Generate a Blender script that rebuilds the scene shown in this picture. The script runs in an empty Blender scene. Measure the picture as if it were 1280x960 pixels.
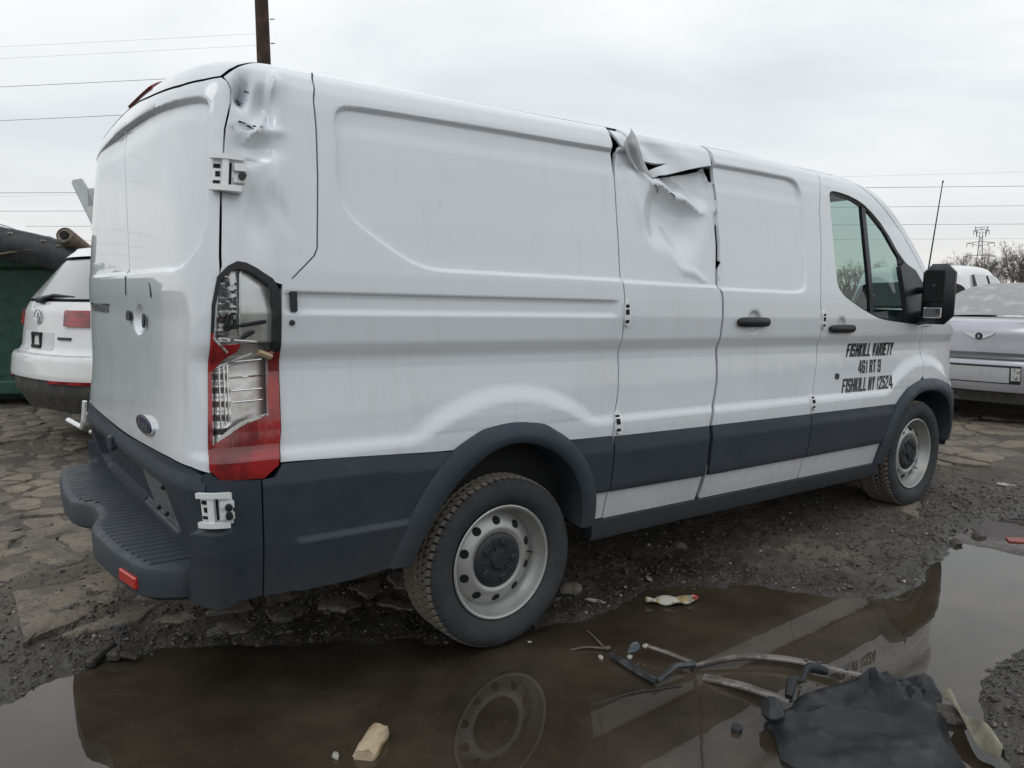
import bpy, math, random
import numpy as np
from mathutils import Matrix, Vector
from mathutils.geometry import delaunay_2d_cdt
scene = bpy.context.scene
COL = scene.collection
# ---------------------------------------------------------------- camera
cam_d = bpy.data.cameras.new('camera'); cam_d.sensor_width = 36; cam_d.lens = 27.05; cam_d.clip_start = .05; cam_d.clip_end = 3000
cam = bpy.data.objects.new('camera', cam_d); COL.objects.link(cam); scene.camera = cam
_r=Vector((0.80024409,-0.59965904,0.00429372)); _u=Vector((0.0652664,0.094211,0.99341058)); _f=Vector((0.59611215,0.79469071,-0.11452938))
_m = Matrix((_r,_u,-_f)).transposed().to_4x4(); _m.translation = (-1.7309925,-3.32694827,1.39035268); cam.matrix_world = _m
# ---------------------------------------------------------------- sky, sun, exposure
SUN_EL, SUN_AZ = math.radians(50), math.radians(188)     # azimuth of the sun, measured from +x towards +y
world = bpy.data.worlds.new('World'); scene.world = world; world.use_nodes = True
wn, wl = world.node_tree.nodes, world.node_tree.links; wn.clear()
def wnode(t, **k):
    n = wn.new(t)
    for a,b in k.items(): setattr(n,a,b)
    return n
w_out = wnode('ShaderNodeOutputWorld'); w_bg = wnode('ShaderNodeBackground'); w_bg2 = wnode('ShaderNodeBackground'); w_add = wnode('ShaderNodeAddShader')
w_sky = wnode('ShaderNodeTexSky', sky_type='NISHITA', sun_disc=False, sun_elevation=SUN_EL, sun_rotation=math.pi/2-SUN_AZ)
w_bg.inputs[1].default_value = .05*.10
wl.new(w_sky.outputs[0], w_bg.inputs[0])
w_tc = wnode('ShaderNodeTexCoord'); w_sep = wnode('ShaderNodeSeparateXYZ'); wl.new(w_tc.outputs['Generated'], w_sep.inputs[0])
# cloud deck: direction projected on a flat layer
w_z = wnode('ShaderNodeMath', operation='MAXIMUM'); w_z.inputs[1].default_value = 0.0; wl.new(w_sep.outputs[2], w_z.inputs[0])
w_zz = wnode('ShaderNodeMath', operation='ADD'); w_zz.inputs[1].default_value = .16; wl.new(w_z.outputs[0], w_zz.inputs[0])
w_div = wnode('ShaderNodeVectorMath', operation='SCALE')
w_inv = wnode('ShaderNodeMath', operation='DIVIDE'); w_inv.inputs[0].default_value = 1.; wl.new(w_zz.outputs[0], w_inv.inputs[1])
wl.new(w_tc.outputs['Generated'], w_div.inputs[0]); wl.new(w_inv.outputs[0], w_div.inputs['Scale'])
w_n = wnode('ShaderNodeTexNoise'); w_n.inputs['Scale'].default_value = .75; w_n.inputs['Detail'].default_value = 5; w_n.inputs['Roughness'].default_value = .5; w_n.inputs['Distortion'].default_value=.6
wl.new(w_div.outputs[0], w_n.inputs['Vector'])
w_cr = wnode('ShaderNodeValToRGB'); w_cr.color_ramp.elements[0].position=.36; w_cr.color_ramp.elements[1].position=.64
w_cr.color_ramp.elements[0].color=(.60,.635,.665,1); w_cr.color_ramp.elements[1].color=(.80,.82,.825,1)
wl.new(w_n.outputs[0], w_cr.inputs[0])
w_hr = wnode('ShaderNodeValToRGB'); e=w_hr.color_ramp.elements; e[0].position=0; e[0].color=(.72,.69,.655,1); e[1].position=.13; e[1].color=(.70,.715,.72,1)
wl.new(w_sep.outputs[2], w_hr.inputs[0])
w_mf = wnode('ShaderNodeMapRange'); w_mf.inputs[1].default_value=.0; w_mf.inputs[2].default_value=.22; wl.new(w_sep.outputs[2], w_mf.inputs[0])
w_mix = wnode('ShaderNodeMixRGB'); wl.new(w_mf.outputs[0], w_mix.inputs[0]); wl.new(w_hr.outputs[0], w_mix.inputs[1]); wl.new(w_cr.outputs[0], w_mix.inputs[2])
wl.new(w_mix.outputs[0], w_bg2.inputs[0])
w_str = wnode('ShaderNodeMapRange'); w_str.inputs[1].default_value=.1; w_str.inputs[2].default_value=1.; w_str.inputs[3].default_value=1.; w_str.inputs[4].default_value=1.25   # an overcast sky is brighter overhead
wl.new(w_sep.outputs[2], w_str.inputs[0]); wl.new(w_str.outputs[0], w_bg2.inputs[1])
wl.new(w_bg.outputs[0], w_add.inputs[0]); wl.new(w_bg2.outputs[0], w_add.inputs[1]); wl.new(w_add.outputs[0], w_out.inputs[0])
sun_d = bpy.data.lights.new('sun','SUN'); sun_d.energy = .5; sun_d.angle = math.radians(25); sun_d.color=(1,.97,.93)
sun = bpy.data.objects.new('sun', sun_d); COL.objects.link(sun)
_sd = Vector((math.cos(SUN_EL)*math.cos(SUN_AZ), math.cos(SUN_EL)*math.sin(SUN_AZ), math.sin(SUN_EL)))
sun.rotation_euler = _sd.to_track_quat('Z','Y').to_euler()
vs = scene.view_settings; vs.view_transform='Standard'; vs.look='None'; vs.exposure=.20; vs.gamma=1; vs.use_curve_mapping=False
scene.cycles.max_bounces = 8; scene.cycles.transparent_max_bounces = 12; scene.cycles.caustics_reflective=False; scene.cycles.caustics_refractive=False
rng = np.random.default_rng(7); random.seed(7)
# ---------------------------------------------------------------- materials
def mat(name, col=(.5,.5,.5), rough=.5, metal=0., spec=.5, coat=0., coat_r=.05, trans=0., ior=1.45, noise=None, bump=None, alpha=None, rnoise=None, grime=None, streak=None):
    m = bpy.data.materials.new(name); m.use_nodes = True; nt=m.node_tree; b=nt.nodes['Principled BSDF']
    b.inputs['Base Color'].default_value=(*col,1); b.inputs['Roughness'].default_value=rough; b.inputs['Metallic'].default_value=metal
    b.inputs['Specular IOR Level'].default_value=spec; b.inputs['Coat Weight'].default_value=coat; b.inputs['Coat Roughness'].default_value=coat_r
    b.inputs['Transmission Weight'].default_value=trans; b.inputs['IOR'].default_value=ior
    tc = nt.nodes.new('ShaderNodeTexCoord')
    def nz(scale, detail=4, rgh=.6):
        n=nt.nodes.new('ShaderNodeTexNoise'); n.inputs['Scale'].default_value=scale; n.inputs['Detail'].default_value=detail; n.inputs['Roughness'].default_value=rgh
        nt.links.new(tc.outputs['Object'], n.inputs['Vector']); return n
    if noise:                              # list of (scale, colour, lo, hi) layers mixed over the base
        cur=None
        for (sc,c,lo,hi) in noise:
            n=nz(sc,6); mr=nt.nodes.new('ShaderNodeMapRange'); mr.interpolation_type='SMOOTHSTEP'; mr.inputs[1].default_value=lo; mr.inputs[2].default_value=hi
            nt.links.new(n.outputs[0], mr.inputs[0]); mx=nt.nodes.new('ShaderNodeMixRGB'); nt.links.new(mr.outputs[0], mx.inputs[0])
            if cur is None: mx.inputs[1].default_value=(*col,1)
            else: nt.links.new(cur, mx.inputs[1])
            mx.inputs[2].default_value=(*c,1); cur=mx.outputs[0]
        if streak:                         # faint rain streaks running down the panels
            mp=nt.nodes.new('ShaderNodeMapping'); mp.inputs['Scale'].default_value=(26,26,1.3); nt.links.new(tc.outputs['Object'],mp.inputs[0]); n=nt.nodes.new('ShaderNodeTexNoise'); n.inputs['Scale'].default_value=1; n.inputs['Detail'].default_value=5; nt.links.new(mp.outputs[0],n.inputs['Vector'])
            mr=nt.nodes.new('ShaderNodeMapRange'); mr.interpolation_type='SMOOTHSTEP'; mr.inputs[1].default_value=.52; mr.inputs[2].default_value=.78; mr.inputs[4].default_value=streak[1]; nt.links.new(n.outputs[0],mr.inputs[0]); mx=nt.nodes.new('ShaderNodeMixRGB'); nt.links.new(mr.outputs[0],mx.inputs[0]); nt.links.new(cur,mx.inputs[1]); mx.inputs[2].default_value=(*streak[0],1); cur=mx.outputs[0]
        if grime:                          # road dirt thrown up from the wheels: strongest low on the body, broken up by noise
            zc,zr,col_g,amt=grime; sp=nt.nodes.new('ShaderNodeSeparateXYZ'); nt.links.new(tc.outputs['Object'],sp.inputs[0])
            n1=nz(5.5,6,.7); n2=nz(38,4,.7); ad=nt.nodes.new('ShaderNodeMath'); ad.operation='MULTIPLY_ADD'; nt.links.new(n1.outputs[0],ad.inputs[0]); ad.inputs[1].default_value=-zr*1.6; nt.links.new(sp.outputs[2],ad.inputs[2])
            ad2=nt.nodes.new('ShaderNodeMath'); ad2.operation='MULTIPLY_ADD'; nt.links.new(n2.outputs[0],ad2.inputs[0]); ad2.inputs[1].default_value=-zr*.9; nt.links.new(ad.outputs[0],ad2.inputs[2])
            mr=nt.nodes.new('ShaderNodeMapRange'); mr.interpolation_type='SMOOTHSTEP'; mr.inputs[1].default_value=zc-zr*1.25-zr*.5; mr.inputs[2].default_value=zc-zr*1.25+zr*.5; mr.inputs[3].default_value=amt; mr.inputs[4].default_value=0
            nt.links.new(ad2.outputs[0],mr.inputs[0]); mx=nt.nodes.new('ShaderNodeMixRGB'); nt.links.new(mr.outputs[0],mx.inputs[0]); nt.links.new(cur,mx.inputs[1]); mx.inputs[2].default_value=(*col_g,1); cur=mx.outputs[0]
        nt.links.new(cur, b.inputs['Base Color'])
    if rnoise:
        n=nz(rnoise[0]); mr=nt.nodes.new('ShaderNodeMapRange'); mr.inputs[1].default_value=.35; mr.inputs[2].default_value=.65; mr.inputs[3].default_value=rnoise[1]; mr.inputs[4].default_value=rnoise[2]
        nt.links.new(n.outputs[0], mr.inputs[0]); nt.links.new(mr.outputs[0], b.inputs['Roughness'])
    if bump:                               # list of (scale, strength, distance)
        cur=None
        for (sc,st,di) in bump:
            n=nz(sc,5); bp=nt.nodes.new('ShaderNodeBump'); bp.inputs['Strength'].default_value=st; bp.inputs['Distance'].default_value=di
            nt.links.new(n.outputs[0], bp.inputs['Height'])
            if cur: nt.links.new(cur, bp.inputs['Normal'])
            cur=bp.outputs[0]
        nt.links.new(cur, b.inputs['Normal'])
    if alpha is not None: b.inputs['Alpha'].default_value=alpha
    return m
M={}
M['white']=mat('white_paint',(.70,.735,.77),.36,spec=.35,coat=1,coat_r=.035,noise=[(1.7,(.67,.70,.73),.45,.75),(55,(.62,.63,.63),.66,.80)],rnoise=(9,.34,.46),grime=(.62,.45,(.36,.34,.31),.45),streak=((.52,.52,.50),.16))
M['grey']=mat('grey_cladding',(.027,.038,.050),.5,spec=.40,noise=[(3,(.033,.044,.056),.4,.7),(30,(.052,.058,.062),.60,.80)],bump=[(420,.12,.002)],rnoise=(14,.42,.6),grime=(.50,.40,(.085,.080,.073),.25))
M['black']=mat('black_plastic',(.012,.013,.015),.45,bump=[(300,.1,.002)])
M['dark']=mat('dark_interior',(.010,.010,.011),.9)
M['seat']=mat('cab_interior',(.035,.037,.04),.8,bump=[(200,.2,.002)])
M['steel']=mat('painted_steel_rim',(.42,.42,.41),.42,metal=.55,noise=[(9,(.30,.285,.26),.5,.75),(60,(.25,.22,.19),.62,.78)])
M['wipe']=mat('matt_black_trim',(.012,.012,.013),.85,spec=.15)
M['hub']=mat('hub_plastic',(.022,.026,.032),.42,noise=[(25,(.05,.05,.05),.6,.85)])
M['chrome']=mat('chrome',(.72,.73,.74),.12,metal=1)
M['glass']=None
M['hinge']=mat('white_hinge',(.74,.75,.75),.4,coat=.4,noise=[(40,(.5,.48,.45),.62,.8)])
M['badge']=mat('badge_blue',(.008,.018,.06),.45,coat=.15)
M['ink']=mat('black_vinyl',(.010,.010,.012),.4)
M['reflector']=mat('red_reflector',(.42,.022,.014),.3,coat=.5)
M['bowl']=mat('lamp_reflector',(.78,.78,.77),.26,metal=.8,noise=[(9,(.52,.50,.46),.50,.70)],bump=[(9,.12,.01)])
M['redlens']=mat('red_lens',(.40,.010,.012),.10,spec=.6,coat=1,coat_r=.02,trans=.15,noise=[(6,(.16,.004,.006),.42,.60)])
M['clear']=mat('lamp_bits',(.55,.55,.53),.25,noise=[(35,(.16,.15,.13),.5,.62)])
M['tan_bit']=mat('tan_plastic',(.42,.33,.2),.5)
def glass_mat(name, tint, rough=0.0, gloss=.9, ior=1.5):
    m=bpy.data.materials.new(name); m.use_nodes=True; nt=m.node_tree; nt.nodes.clear(); o=nt.nodes.new('ShaderNodeOutputMaterial')
    t=nt.nodes.new('ShaderNodeBsdfTransparent'); t.inputs[0].default_value=(*tint,1); g=nt.nodes.new('ShaderNodeBsdfGlossy'); g.inputs['Roughness'].default_value=rough
    f=nt.nodes.new('ShaderNodeFresnel'); ge=nt.nodes.new('ShaderNodeNewGeometry'); iv=nt.nodes.new('ShaderNodeMapRange'); iv.inputs[3].default_value=ior; iv.inputs[4].default_value=1/ior; nt.links.new(ge.outputs['Backfacing'],iv.inputs[0]); nt.links.new(iv.outputs[0],f.inputs[0]); mx=nt.nodes.new('ShaderNodeMixShader')
    nt.links.new(f.outputs[0],mx.inputs[0]); nt.links.new(t.outputs[0],mx.inputs[1]); nt.links.new(g.outputs[0],mx.inputs[2]); nt.links.new(mx.outputs[0],o.inputs[0]); return m
M['glass']=glass_mat('window_glass',(.60,.72,.68))
M['lens']=glass_mat('clear_lens',(.86,.88,.88),ior=1.5)
# ---------------------------------------------------------------- helpers
def tag(o,label=None,cat=None,group=None,kind=None):
    if label: o['label']=label
    if cat: o['category']=cat
    if group: o['group']=group
    if kind: o['kind']=kind
    return o
def empty(name, loc=(0,0,0), rot=(0,0,0)):
    o=bpy.data.objects.new(name,None); o.empty_display_size=.2; o.location=loc; o.rotation_euler=rot; COL.objects.link(o); return o
class MB:
    """collects vertices and faces, links them as ONE mesh object"""
    def __init__(s): s.v=[]; s.f=[]
    def add(s,v,f):
        o=len(s.v); s.v.extend([tuple(map(float,p)) for p in v]); s.f.extend([tuple(int(i)+o for i in q) for q in f]); return s
    def box(s,c,d,rot=None,bev=0.):
        x,y,z=[a/2 for a in d]; b=min(bev,x*.9,y*.9,z*.9)
        if b<=0:
            v=[(-x,-y,-z),(x,-y,-z),(x,y,-z),(-x,y,-z),(-x,-y,z),(x,-y,z),(x,y,z),(-x,y,z)]
            f=[(3,2,1,0),(4,5,6,7),(0,1,5,4),(1,2,6,5),(2,3,7,6),(3,0,4,7)]
        else:
            v=[];idx={}
            for sx in(-1,1):
                for sy in(-1,1):
                    for sz in(-1,1):
                        idx[sx,sy,sz,0]=len(v); v.append((sx*x,sy*(y-b),sz*(z-b)))
                        idx[sx,sy,sz,1]=len(v); v.append((sx*(x-b),sy*y,sz*(z-b)))
                        idx[sx,sy,sz,2]=len(v); v.append((sx*(x-b),sy*(y-b),sz*z))
            f=[]
            I=idx
            def q(l):
                p=np.array([v[i] for i in l]); n=np.cross(p[1]-p[0],p[2]-p[0]); f.append(tuple(l) if n@p.mean(0)>0 else tuple(l[::-1]))
            for sg in(-1,1):
                q([I[sg,-1,-1,0],I[sg,1,-1,0],I[sg,1,1,0],I[sg,-1,1,0]]); q([I[-1,sg,-1,1],I[1,sg,-1,1],I[1,sg,1,1],I[-1,sg,1,1]]); q([I[-1,-1,sg,2],I[1,-1,sg,2],I[1,1,sg,2],I[-1,1,sg,2]])
            for a in(-1,1):
                for c_ in(-1,1):
                    q([I[a,c_,-1,0],I[a,c_,1,0],I[a,c_,1,1],I[a,c_,-1,1]]); q([I[a,-1,c_,0],I[a,1,c_,0],I[a,1,c_,2],I[a,-1,c_,2]]); q([I[-1,a,c_,1],I[1,a,c_,1],I[1,a,c_,2],I[-1,a,c_,2]])
                    for e_ in(-1,1): q([I[a,c_,e_,0],I[a,c_,e_,1],I[a,c_,e_,2]])
        v=np.array(v,float)
        if rot is not None: v=v@np.array(rot).T
        return s.add(v+np.array(c,float),f)
    def tube(s,pts,r,n=6,cap=True):
        pts=np.array(pts,float); r=np.broadcast_to(np.array(r,float),(len(pts),)); V=[];F=[]
        T=np.gradient(pts,axis=0); T/=np.maximum(np.linalg.norm(T,axis=1,keepdims=True),1e-9)
        up=np.array([0,0,1.]) if abs(T[0][2])<.9 else np.array([1.,0,0]); a=np.cross(T[0],up); a/=np.linalg.norm(a)
        for i in range(len(pts)):
            a=a-T[i]*(a@T[i]); a/=max(np.linalg.norm(a),1e-9); b=np.cross(T[i],a)
            for k in range(n):
                w=2*math.pi*k/n; V.append(pts[i]+r[i]*(a*math.cos(w)+b*math.sin(w)))
        for i in range(len(pts)-1):
            for k in range(n):
                k2=(k+1)%n; F.append((i*n+k,i*n+k2,(i+1)*n+k2,(i+1)*n+k))
        if cap: F.append(tuple(range(n))[::-1]); F.append(tuple((len(pts)-1)*n+k for k in range(n)))
        return s.add(V,F)
    def lathe(s,prof,n=32,axis='y',c=(0,0,0)):
        """prof: (radius, offset along axis)"""
        V=[];F=[]
        for (r,h) in prof:
            for k in range(n):
                w=2*math.pi*k/n; a,b=r*math.cos(w),r*math.sin(w)
                V.append({'y':(a,h,b),'z':(a,b,h),'x':(h,a,b)}[axis])
        for i in range(len(prof)-1):
            for k in range(n):
                k2=(k+1)%n; F.append((i*n+k,i*n+k2,(i+1)*n+k2,(i+1)*n+k))
        return s.add(np.array(V)+np.array(c),F)
    def grid(s,P,closed_u=False):
        a,b=P.shape[:2]; F=[]
        for i in range(a-1+(1 if closed_u else 0)):
            for j in range(b-1):
                i2=(i+1)%a; F.append((i*b+j,i2*b+j,i2*b+j+1,i*b+j+1))
        return s.add(P.reshape(-1,3),F)
    def prism(s,poly,z0,z1,axis=2,bev=0.):
        """polygon (2D) extruded along an axis; ring order counter-clockwise"""
        p=np.array(poly,float); n=len(p); L=[(p,z0)]
        if bev>0:
            c=p.mean(0); q=c+(p-c)*(1-bev/np.maximum(np.linalg.norm(p-c,axis=1,keepdims=True),bev*2))
            L=[(p,z0),(p,z1-bev),(q,z1)]
        else: L=[(p,z0),(p,z1)]
        V=[];F=[]
        for (q,z) in L:
            for a in q: V.append({2:(a[0],a[1],z),1:(a[0],z,a[1]),0:(z,a[0],a[1])}[axis])
        for i in range(len(L)-1):
            for k in range(n): F.append((i*n+k,i*n+(k+1)%n,(i+1)*n+(k+1)%n,(i+1)*n+k))
        F.append(tuple(range(n))[::-1]); F.append(tuple((len(L)-1)*n+k for k in range(n)))
        return s.add(V,F)
    def build(s,name,m,parent=None,smooth=False,angle=35,origin=None):
        v=s.v
        if origin is not None: v=[(a-origin[0],b-origin[1],c-origin[2]) for a,b,c in v]
        me=bpy.data.meshes.new(name); me.from_pydata(v,[],s.f); me.validate()
        o=bpy.data.objects.new(name,me); COL.objects.link(o)
        if isinstance(m,(list,tuple)):
            for x in m: me.materials.append(x)
        else: me.materials.append(m)
        if smooth:
            me.polygons.foreach_set('use_smooth',[True]*len(me.polygons))
            if angle<180: me.set_sharp_from_angle(angle=math.radians(angle))
        if parent: o.parent=parent
        if origin is not None: o.location=origin
        return o
def fast_mesh(name,V,F,m,parent=None,smooth=False):
    """numpy arrays in: V (n,3), F (k,3 or 4)"""
    V=np.ascontiguousarray(V,np.float32); F=np.ascontiguousarray(F,np.int32); me=bpy.data.meshes.new(name); k=F.shape[1]
    me.vertices.add(len(V)); me.vertices.foreach_set('co',V.ravel()); me.loops.add(F.size); me.loops.foreach_set('vertex_index',F.ravel())
    me.polygons.add(len(F)); me.polygons.foreach_set('loop_start',np.arange(0,F.size,k,dtype=np.int32)); me.polygons.foreach_set('use_smooth',np.full(len(F),smooth))
    me.update(calc_edges=True); me.validate(); o=bpy.data.objects.new(name,me); COL.objects.link(o); me.materials.append(m)
    if parent: o.parent=parent
    return o
def smoothstep(x): x=np.clip(x,0,1); return x*x*(3-2*x)
def _hash(ix,iy,seed):
    h=(ix.astype(np.int64)*374761393+iy.astype(np.int64)*668265263+seed*1442695041)&0xffffffff
    h=((h^(h>>13))*1274126177)&0xffffffff; return ((h^(h>>16))&0xffff)/65535.
def vnoise(x,y,fr,seed=0):
    x=np.asarray(x,float)*fr; y=np.asarray(y,float)*fr; ix=np.floor(x); iy=np.floor(y); fx=smoothstep(x-ix); fy=smoothstep(y-iy)
    a=_hash(ix,iy,seed);b=_hash(ix+1,iy,seed);c=_hash(ix,iy+1,seed);d=_hash(ix+1,iy+1,seed)
    return (a*(1-fx)+b*fx)*(1-fy)+(c*(1-fx)+d*fx)*fy-.5
def inpoly(P,poly):
    x,y=P[:,0],P[:,1]; q=np.array(poly); r=np.zeros(len(P),bool); n=len(q); j=n-1
    for i in range(n):
        xi,yi=q[i];xj,yj=q[j]
        c=((yi>y)!=(yj>y))&(x<(xj-xi)*(y-yi)/((yj-yi) if yj!=yi else 1e-12)+xi); r^=c; j=i
    return r
def pdist(P,poly,closed=True):
    q=np.array(poly,float); n=len(q); d=np.full(len(P),1e9)
    for i in range(n if closed else n-1):
        a=q[i];b=q[(i+1)%n];ab=b-a; l=ab@ab
        if l<1e-14: continue
        h=np.clip(((P-a)@ab)/l,0,1); e=P-a-h[:,None]*ab; d=np.minimum(d,np.sqrt((e*e).sum(1)))
    return d
def sdf(P,poly): return np.where(inpoly(P,poly),-1,1)*pdist(P,poly)
def chaikin(p,k=2,closed=True):
    p=np.array(p,float)
    for _ in range(k):
        if closed: q=np.roll(p,-1,0); p=np.stack([.75*p+.25*q,.25*p+.75*q],1).reshape(-1,p.shape[1])
        else: q=p[1:]; a=p[:-1]; m=np.stack([.75*a+.25*q,.25*a+.75*q],1).reshape(-1,p.shape[1]); p=np.vstack([p[:1],m,p[-1:]])
    return p
def resample(p,res,closed=True):
    p=np.array(p,float); out=[]; n=len(p)
    for i in range(n if closed else n-1):
        a=p[i];b=p[(i+1)%n]; k=max(1,int(math.ceil(np.linalg.norm(b-a)/res)))
        for j in range(k): out.append(a+(b-a)*j/k)
    if not closed: out.append(p[-1])
    return np.array(out)
def spline(p,n):
    """Catmull-Rom through points, n samples"""
    p=np.array(p,float); q=np.vstack([2*p[0]-p[1],p,2*p[-1]-p[-2]]); t=np.linspace(0,len(p)-1-1e-9,n); i=t.astype(int); f=(t-i)[:,None]
    a,b,c,d=q[i],q[i+1],q[i+2],q[i+3]
    return .5*(2*b+(c-a)*f+(2*a-5*b+4*c-d)*f**2+(3*b-a-3*c+d)*f**3)
# ---- van outer surface: S(s,t). s = x along the side (rear corner below XA, front corner above XB), t = height, then round onto the roof
XA, XB, NR, NF = -0.88, 3.45, 5.0, 2.7
def _smooth(y, n):
    k = np.hanning(2*n+3)[1:-1]; k /= k.sum()
    yp = np.r_[2*y[0]-y[n:0:-1], y, 2*y[-1]-y[-2:-n-2:-1]]
    return np.convolve(yp, k, 'valid')
_TT = np.linspace(0.2, 3.1, 1451)          # 2 mm steps
_prof = np.array([  # t, half width
 (.20,.86),(.30,.93),(.36,.962),(.42,.972),(.45,.978),(.56,.996),(.75,1.004),(.80,1.004),(.838,1.002),(.858,.990),(.92,.984),(1.00,.977),(1.10,.968),
 (1.135,.967),(1.185,.988),(1.28,.992),(1.36,.988),(1.415,.983),(1.60,.953),(1.80,.918),(1.94,.890),(2.00,.872),(2.05,.846),(2.10,.806),(2.16,.748),
 (2.28,.630),(2.50,.411),(2.91,.0),(3.1,-.19)])
_W = _smooth(np.interp(_TT,_prof[:,0],_prof[:,1]),7)
_pz = np.array([(.2,.2),(1.94,1.94),(2.00,1.998),(2.05,2.041),(2.10,2.071),(2.16,2.092),(2.28,2.113),(2.50,2.132),(2.91,2.145),(3.1,2.145)])
_Z = _smooth(np.interp(_TT,_pz[:,0],_pz[:,1]),14)
_pa = np.array([(.2,.24),(.45,.27),(.80,.305),(1.2,.30),(1.42,.29),(1.9,.28),(2.05,.265),(2.2,.24),(2.5,.2),(3.1,.2)])
_A = _smooth(np.interp(_TT,_pa[:,0],_pa[:,1]),30)
_px = np.array([(.2,0),(1.97,0.),(2.05,.02),(2.10,.05),(2.16,.11),(2.28,.22),(2.5,.42),(2.91,.8),(3.1,1)])
_XS = _smooth(np.interp(_TT,_px[:,0],_px[:,1]),14)
def _arc(n, A, W):
    th = np.linspace(0,np.pi/2,4001); y = -W*np.cos(th)**(2/n); x = A*np.sin(th)**(2/n)
    l = np.r_[0,np.cumsum(np.hypot(np.diff(x),np.diff(y)))]; return l, th
_LR,_THR = _arc(NR,.25,.95); _LF,_THF = _arc(NF,.78,.96)
LR, LF = _LR[-1], _LF[-1]
_NR = np.clip(7.0-3.2*np.clip((_TT-1.45)/.55,0,1),3.5,7)
def _g(a,t): return np.interp(t,_TT,a)
def plan_in(x,t):                           # narrowing of the cab towards the nose
    e = np.clip(x-1.9,0,None); k = np.clip((t-1.25)/.6,0,1)
    return .006*np.clip(e,0,1.6)**2 + k*.035*np.clip(e,0,1.3)**2
def roof_rise(x,t):                         # roof climbs a little towards the cab
    k = np.clip((t-1.75)/.3,0,1)
    return k*np.interp(x,[-1.2,-.7,.6,1.6,2.6,3.2],[-.004,0,.026,.036,.03,.0])
def S(s,t):
    s = np.asarray(s,float); t = np.asarray(t,float)
    flip = s < XA-LR; s = np.where(flip, 2*(XA-LR)-s, s)      # carry on round the far rear corner
    W=_g(_W,t); z=_g(_Z,t); A=_g(_A,t); xs=_g(_XS,t); n=_g(_NR,t)
    x = s.copy(); y = -W
    w = np.clip((1.2-s)/(1.2-XA),0,1); w = w*w*(3-2*w)
    r = s<XA
    th = np.interp(np.clip(XA-s,0,LR),_LR,_THR)
    x = np.where(r, XA-A*np.sin(th)**(2/n), x); y = np.where(r, -W*np.cos(th)**(2/n), y)
    x = x + xs*w
    f = s>XB
    thf = np.interp(np.clip(s-XB,0,LF),_LF,_THF)
    x = np.where(f, XB+.78*np.sin(thf)**(2/NF), x)
    pin = plan_in(np.minimum(s,XB+0*s),t)
    y = np.where(f, -(W-pin)*np.cos(thf)**(2/NF), np.where(r,y,y+pin))
    z = z + roof_rise(x,t)
    return np.stack([x,np.where(flip,-y,y),z],-1)
def N(s,t,h=2e-3):
    a=S(s+h,t)-S(s-h,t); b=S(s,t+h)-S(s,t-h); n=np.cross(a,b)
    return n/np.maximum(np.linalg.norm(n,axis=-1,keepdims=True),1e-9)
# ================================================================ ground, puddle
PUD=chaikin([(-2.6,-1.1),(-2.0,-.62),(-1.637,-.332),(-1.527,-.262),(-1.395,-.20),(-1.30,-.15),(-1.18,-.185),(-1.012,-.222),(-.757,-.41),(-.511,-.52),(-.4,-.655),(-.289,-.683),(-.191,-.83),(.038,-.90),(.3,-.93),(.45,-1.006),(.682,-.93),(.94,-.917),(1.192,-1.051),(1.393,-1.223),(1.516,-1.424),(1.60,-1.58),(1.766,-1.667),(2.088,-1.616),(2.391,-1.571),(2.57,-1.565),(2.75,-1.46),(2.95,-1.39),(3.278,-1.345),(3.8,-1.46),(4.1,-1.75),(3.7,-2.1),(2.7,-2.25),(1.9,-2.22),(1.55,-2.20),(1.189,-2.233),(1.015,-2.330),(.86,-2.375),(.74,-2.48),(.5,-2.8),(-.2,-3.2),(-1.2,-3.1),(-2.4,-2.6),(-3.0,-1.8)],1)
def pud_sd(x,y):
    P=np.c_[x,y]; d=sdf(P,PUD); return d+.050*vnoise(x,y,4.5,1)+.035*vnoise(x,y,13,2)+.018*vnoise(x,y,37,4)
def gh(x,y):
    """ground height"""
    sh_=np.shape(x); x=np.ravel(np.asarray(x,float)); y=np.ravel(np.asarray(y,float)); h=np.zeros_like(x); d=np.full_like(x,3.)
    k=(x>-4)&(x<5.5)&(y>-4.5)&(y<1.5); d[k]=pud_sd(x[k],y[k])
    inside=-np.minimum(.055,.30*np.abs(d)); out=.075*smoothstep(d/.55)*.42+.012*smoothstep(d/.05)
    h=np.where(d<0,inside,out)
    a=smoothstep(d/.4)
    h+=a*(.030*vnoise(x,y,1.1,11)+.022*vnoise(x,y,3.1,12))+smoothstep(d/.06+.2)*(.012*vnoise(x,y,9,13)+.011*vnoise(x,y,23,14)+.009*vnoise(x,y,55,15))*np.where(np.hypot(x,y)<9,1,0)
    h+=np.where(d<0,.006*vnoise(x,y,8,16)+.004*vnoise(x,y,30,17),0)
    # the lot climbs slightly away from the puddle
    far=.010*np.clip(x-2.2,0,9)+.012*np.clip(y-2.0,0,8); h+=np.where(d>0,far*smoothstep(d/.8),0)
    # settled under the four tyres
    for (tx,ty,tz) in ((0,-.865,.0),(3.3,-.865,.030),(0,.865,.02),(3.3,.865,.035)):
        w=np.exp(-(((x-tx)/.22)**2+((y-ty)/.18)**2)**2); h=h*(1-w)+(tz)*w
    # cold-patch mound beside the puddle at the lower right
    h+=.055*smoothstep((.42-np.hypot(x-1.25,(y+2.62)*1.2))/.35)*(1+1.2*vnoise(x,y,12,21))
    return h.reshape(sh_)
def axis(lo,hi,step,far,gr=1.16):
    a=list(np.arange(lo,hi,step)); s=step; p=a[-1]
    while p<far: s*=gr; p+=s; a.append(p)
    s=step; p=a[0]; b=[]
    while p>-far: s*=gr; p-=s; b.append(p)
    return np.array(b[::-1]+a)
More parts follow.
